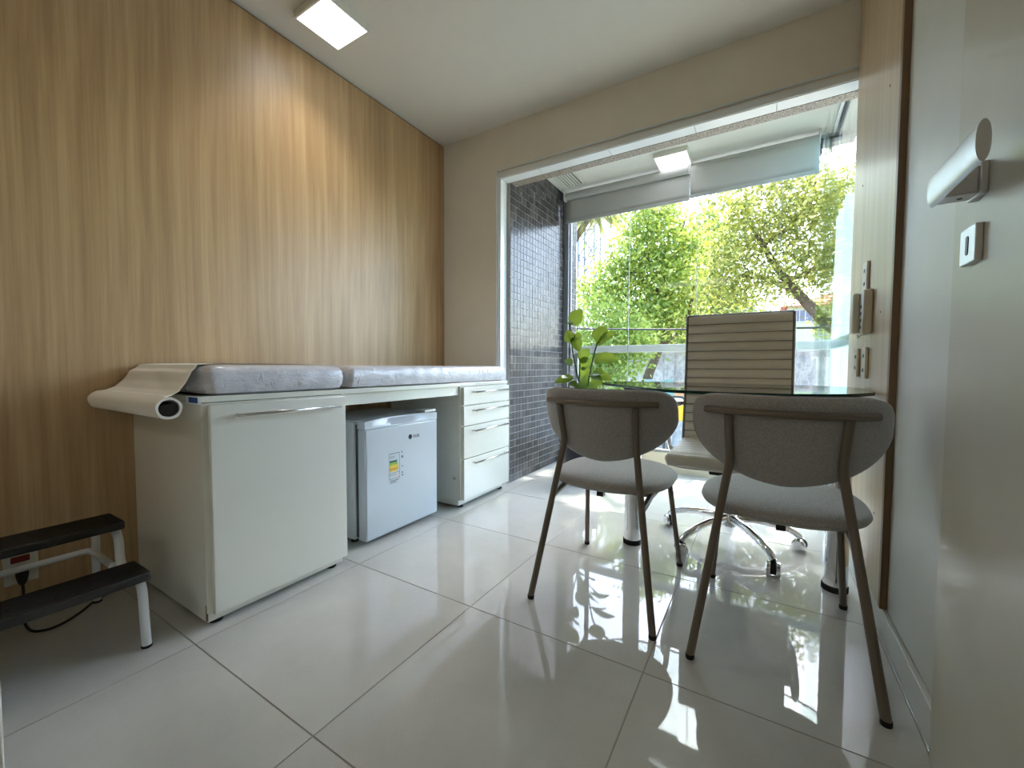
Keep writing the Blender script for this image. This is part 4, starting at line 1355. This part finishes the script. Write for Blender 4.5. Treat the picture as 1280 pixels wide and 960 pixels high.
def foliage(name, blobs, count, size, mat, parent, seed, clump=0.42, elong=1.7):
    g_ = np.random.default_rng(seed)
    vol = np.array([b[3] * b[4] * b[5] for b in blobs]) ** 0.75
    pk = g_.choice(len(blobs), count, p=vol / vol.sum())
    B = np.array(blobs)
    # twig clumps inside each blob
    ncl = max(20, count // 22)
    cpk = g_.choice(len(blobs), ncl, p=vol / vol.sum())
    d_ = g_.normal(size=(ncl, 3))
    d_ /= np.linalg.norm(d_, axis=1)[:, None]
    rad = g_.random(ncl) ** 0.42
    cc = B[cpk, :3] + d_ * rad[:, None] * B[cpk, 3:6]
    idx = g_.integers(0, ncl, count)
    p = cc[idx] + g_.normal(size=(count, 3)) * clump * 0.5
    n_ = g_.normal(size=(count, 3)) + np.array([0, -0.25, 0.55])
    n_ /= np.linalg.norm(n_, axis=1)[:, None]
    t_ = np.cross(n_, g_.normal(size=(count, 3)))
    t_ /= np.linalg.norm(t_, axis=1)[:, None]
    b2 = np.cross(n_, t_)
    s_ = size * (0.6 + 0.8 * g_.random(count))[:, None]
    vs4 = np.stack([p - t_ * s_ * elong * 0.5, p + b2 * s_ * 0.42 - n_ * s_ * 0.08, p + t_ * s_ * elong * 0.5, p - b2 * s_ * 0.42 - n_ * s_ * 0.08], 1).reshape(-1, 3)
    me_ = bpy.data.meshes.new(name)
    me_.vertices.add(count * 4)
    me_.vertices.foreach_set('co', vs4.astype(np.float32).ravel())
    me_.loops.add(count * 4)
    me_.loops.foreach_set('vertex_index', np.arange(count * 4, dtype=np.int32))
    me_.polygons.add(count)
    me_.polygons.foreach_set('loop_start', np.arange(0, count * 4, 4, dtype=np.int32))
    me_.polygons.foreach_set('loop_total', np.full(count, 4, dtype=np.int32))
    me_.update(calc_edges=True)
    o = link(name, me_, mat, parent)
    o['kind'] = 'stuff'
    return o

def tree(label, base, limbs, blobs, count, size, mat, seed, clump=0.42):
    o = thing('tree', label, 'tree', base)
    for k, (pp, r0, r1) in enumerate(limbs):
        sp = smooth(pp, 5)
        n_ = len(sp)
        part('trunk' if k == 0 else 'branch', MB().tube(sp, [r0 + (r1 - r0) * i / (n_ - 1) for i in range(n_)], 8), 'bark', o)
    foliage('foliage', blobs, count, size, mat, o, seed, clump)
    return o
def A(u_, v_, y):
    return tuple(at_px(u_, v_, y))
def blob(u_, v_, y, ru, rv, ry=1.2):
    c_ = at_px(u_, v_, y)
    dep = (c_ - CAM).dot(fwd)
    k = dep / F_PX
    return (c_.x, c_.y, c_.z, ru * k, ry, rv * k)
Y1 = 12.6
b1 = at_px(800, 500, Y1)
tree('bright yellow-green tree left of the office chair, leaning trunk', (b1.x, Y1, GZ),
     [([(b1.x - 0.2, Y1, GZ), A(806, 485, Y1), A(820, 445, Y1), A(834, 410, Y1), A(830, 360, Y1), A(815, 310, Y1)], 0.17, 0.06),
      ([A(826, 430, Y1), A(846, 415, Y1), A(862, 388, Y1), A(868, 350, Y1)], 0.10, 0.03),
      ([A(830, 370, Y1), A(790, 340, Y1), A(765, 320, Y1)], 0.07, 0.02),
      ([A(818, 330, Y1), A(846, 300, Y1), A(858, 270, Y1)], 0.06, 0.02)],
     [blob(815, 300, Y1, 48, 42), blob(790, 340, Y1, 52, 40), blob(842, 350, Y1, 40, 40), blob(755, 370, Y1, 36, 36), blob(820, 262, Y1, 30, 20), blob(866, 300, Y1, 22, 24), blob(800, 400, Y1, 52, 28), blob(836, 392, Y1, 40, 30)], 21000, 0.080, 'leaf_bright', 3)
Y2 = 11.0
b2_ = at_px(1095, 470, Y2)
tree('olive tree with dark slanting branches at the right of the view', (b2_.x, Y2, GZ),
     [([(b2_.x + 0.3, Y2, GZ), A(1085, 450, Y2), A(1040, 410, Y2), A(1005, 375, Y2), A(975, 340, Y2), A(950, 300, Y2), A(930, 262, Y2)], 0.17, 0.035),
      ([A(1000, 370, Y2), A(965, 350, Y2), A(930, 345, Y2), A(905, 330, Y2)], 0.065, 0.02),
      ([A(985, 350, Y2), A(1010, 340, Y2), A(1035, 320, Y2), A(1055, 290, Y2)], 0.06, 0.02),
      ([A(955, 305, Y2), A(985, 285, Y2), A(1010, 255, Y2), A(1020, 225, Y2)], 0.05, 0.02),
      ([A(1090, 455, Y2), A(1075, 400, Y2), A(1065, 340, Y2), A(1045, 260, Y2)], 0.09, 0.03)],
     [blob(950, 290, Y2, 52, 40), blob(915, 330, Y2, 38, 34), blob(1000, 270, Y2, 50, 42), blob(1040, 250, Y2, 40, 44), blob(1010, 330, Y2, 46, 34), blob(905, 370, Y2, 34, 20), blob(960, 355, Y2, 46, 22), blob(1055, 320, Y2, 34, 44), blob(920, 255, Y2, 30, 18), blob(1075, 380, Y2, 26, 44), blob(985, 225, Y2, 50, 16), blob(1045, 395, Y2, 18, 14)], 19000, 0.060, 'leaf_olive', 5, 0.36)
Y3 = 17.5
b3 = at_px(880, 480, Y3)
tree('deep green tree farther back between the two nearer trees', (b3.x, Y3, GZ),
     [([(b3.x, Y3, GZ), A(882, 440, Y3), A(878, 380, Y3), A(880, 310, Y3)], 0.2, 0.06), ([A(880, 390, Y3), A(900, 350, Y3), A(910, 320, Y3)], 0.08, 0.03)],
     [blob(880, 330, Y3, 40, 50), blob(860, 380, Y3, 50, 34), blob(905, 390, Y3, 40, 24), blob(830, 420, Y3, 46, 18), blob(890, 290, Y3, 26, 24)], 7000, 0.15, 'leaf_dark', 8, 0.6)
Y4 = 10.1
b4 = at_px(752, 470, Y4)
tree('pale green shrub low at the left end of the glazing', (b4.x, Y4, GZ),
     [([(b4.x, Y4, GZ), A(752, 470, Y4), A(748, 420, Y4)], 0.10, 0.03), ([A(752, 460, Y4), A(770, 430, Y4), A(780, 410, Y4)], 0.06, 0.02)],
     [blob(745, 410, Y4, 40, 38, 0.7), blob(775, 430, Y4, 40, 36, 0.7), blob(792, 425, Y4, 18, 20, 0.7), blob(740, 465, Y4, 44, 34, 0.7), blob(775, 465, Y4, 16, 20, 0.7)], 7000, 0.068, 'leaf_shrub', 12, 0.4)
# tall shade tree whose crown lies above the view and dapples the balcony floor
tree('tall tree outside whose high crown dapples the balcony floor', (-4.6, 8.6, GZ),
     [([(-4.6, 8.6, GZ), (-4.4, 8.5, 2.0), (-3.6, 8.3, 5.2), (-2.2, 8.0, 7.6)], 0.2, 0.09), ([(-3.2, 8.2, 5.9), (-1.4, 7.9, 7.6), (0.6, 7.8, 8.4)], 0.09, 0.03)],
     [(-2.2, 8.0, 8.0, 1.6, 1.2, 1.0), (-0.4, 8.0, 8.2, 1.6, 1.3, 1.0), (1.4, 8.1, 8.3, 1.4, 1.2, 0.9)], 3300, 0.16, 'leaf_dark', 21, 0.5)
# palm at the upper left
Yp = 15.8
pb = at_px(690, 330, Yp)
pm = thing('palm_tree', 'palm with drooping grey-green fronds at the upper left of the glazing', 'tree', (pb.x, Yp, GZ))
part('trunk', MB().tube([(pb.x, Yp, GZ), tuple(at_px(700, 330, Yp)), tuple(at_px(741, 264, Yp))], [0.2, 0.16, 0.13], 10), 'bark', pm)
crown = at_px(742, 262, Yp)
for k in range(13):
    az = 2 * PI * k / 13 + 0.3
    L_ = 1.5 + 0.4 * math.sin(k * 2.7)
    fm = MB()
    spine = []
    for i in range(11):
        s_ = i / 10
        spine.append(crown + Vector((math.cos(az) * L_ * s_, math.sin(az) * L_ * s_ * 0.7, 0.5 * math.sin(s_ * 1.7) - 2.1 * s_ ** 2.0)))
    fm.tube(spine, [0.016 - 0.012 * i / 10 for i in range(11)], 5)
    tn = Vector((math.cos(az), math.sin(az), 0))
    sd_ = Vector((-math.sin(az), math.cos(az), 0))
    for i in range(1, 28):
        s_ = i / 28
        j = min(9, int(s_ * 10))
        p = spine[j].lerp(spine[j + 1], s_ * 10 - j)
        ln = 0.62 * math.sin(PI * (0.15 + 0.8 * s_))
        for q_ in (-1, 1):
            e_ = p + sd_ * q_ * ln * 0.55 + tn * ln * 0.4 + Vector((0, 0, -ln * 0.75))
            mid = p.lerp(e_, 0.45) + Vector((0, 0, 0.03))
            wv = tn * 0.042
            fm.add([p, mid - wv, e_, mid + wv], [(0, 1, 2, 3)])
    part('frond', fm, 'frond', pm)
# lattice tower behind the palm
Yt = 22.0
t0, t1 = at_px(722, 400, Yt), at_px(742, 400, Yt)
wt = (t1.x - t0.x)
tw = thing('lattice_tower', 'pale steel lattice tower behind the palm at the left', 'tower', ((t0.x + t1.x) / 2, Yt, GZ))
tz = at_px(730, 255, Yt).z
for sx in (t0.x, t1.x):
    for sy in (Yt, Yt + wt):
        part('upright', MB().tube([(sx, sy, GZ), (sx, sy, tz)], 0.065, 6), 'tower', tw)
nb_ = 8
for k in range(nb_):
    za, zb = GZ + (tz - GZ) * k / nb_, GZ + (tz - GZ) * (k + 1) / nb_
    for pq in (((t0.x, Yt, za), (t1.x, Yt, zb)), ((t1.x, Yt, za), (t0.x, Yt, zb)), ((t0.x, Yt, zb), (t1.x, Yt, zb)), ((t1.x, Yt, za), (t1.x, Yt + wt, zb)), ((t0.x, Yt + wt, za), (t1.x, Yt + wt, zb))):
        part('strut', MB().tube(pq, 0.045, 5), 'tower', tw)
# distant row of trees closing the horizon
for k in range(1, 5):
    xx = -22 + k * 6.2
    hz = (2.6, 3.4, 2.9, 3.3, 2.5, 3.1)[k]
    o = thing('distant_tree', 'distant tree in the row closing the view, %s' % ('hidden far left end', 'leftmost of the four', 'behind the bright tree', 'behind the grey house', 'behind the green house', 'right end')[k], 'tree', (xx, 36, GZ), 'distant trees behind the houses')
    part('trunk', MB().tube([(xx, 36, GZ), (xx, 36, 1.0)], [0.25, 0.15], 8), 'bark', o)
    foliage('foliage', [(xx, 36, 1.4, 2.2, 1.5, hz * 0.75), (xx + 0.5, 36.5, 2.2, 1.5, 1.2, hz * 0.6)], 2600, 0.34, 'leaf_dark', o, 40 + k, 0.6)
# pale folded sheet added for the streaks seen through the side glass
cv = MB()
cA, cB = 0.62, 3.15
def folded_sheet(u_, v_):
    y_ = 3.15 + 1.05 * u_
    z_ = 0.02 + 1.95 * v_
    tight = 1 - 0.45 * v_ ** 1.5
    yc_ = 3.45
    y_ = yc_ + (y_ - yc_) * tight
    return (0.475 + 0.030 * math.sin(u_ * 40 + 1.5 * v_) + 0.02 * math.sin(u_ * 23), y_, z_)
cv.grid(folded_sheet, 130, 14)
struct_side = box(GX + 0.06, 1.4, 2.56, 4.4, -0.1, 0.0).go('floor_neighbour', 'cream')
struct(struct_side)
tag(cv.go('pale_folded_sheet', 'translucent_sheet'), 'pale translucent sheet in folds beyond the right side glass', 'curtain')
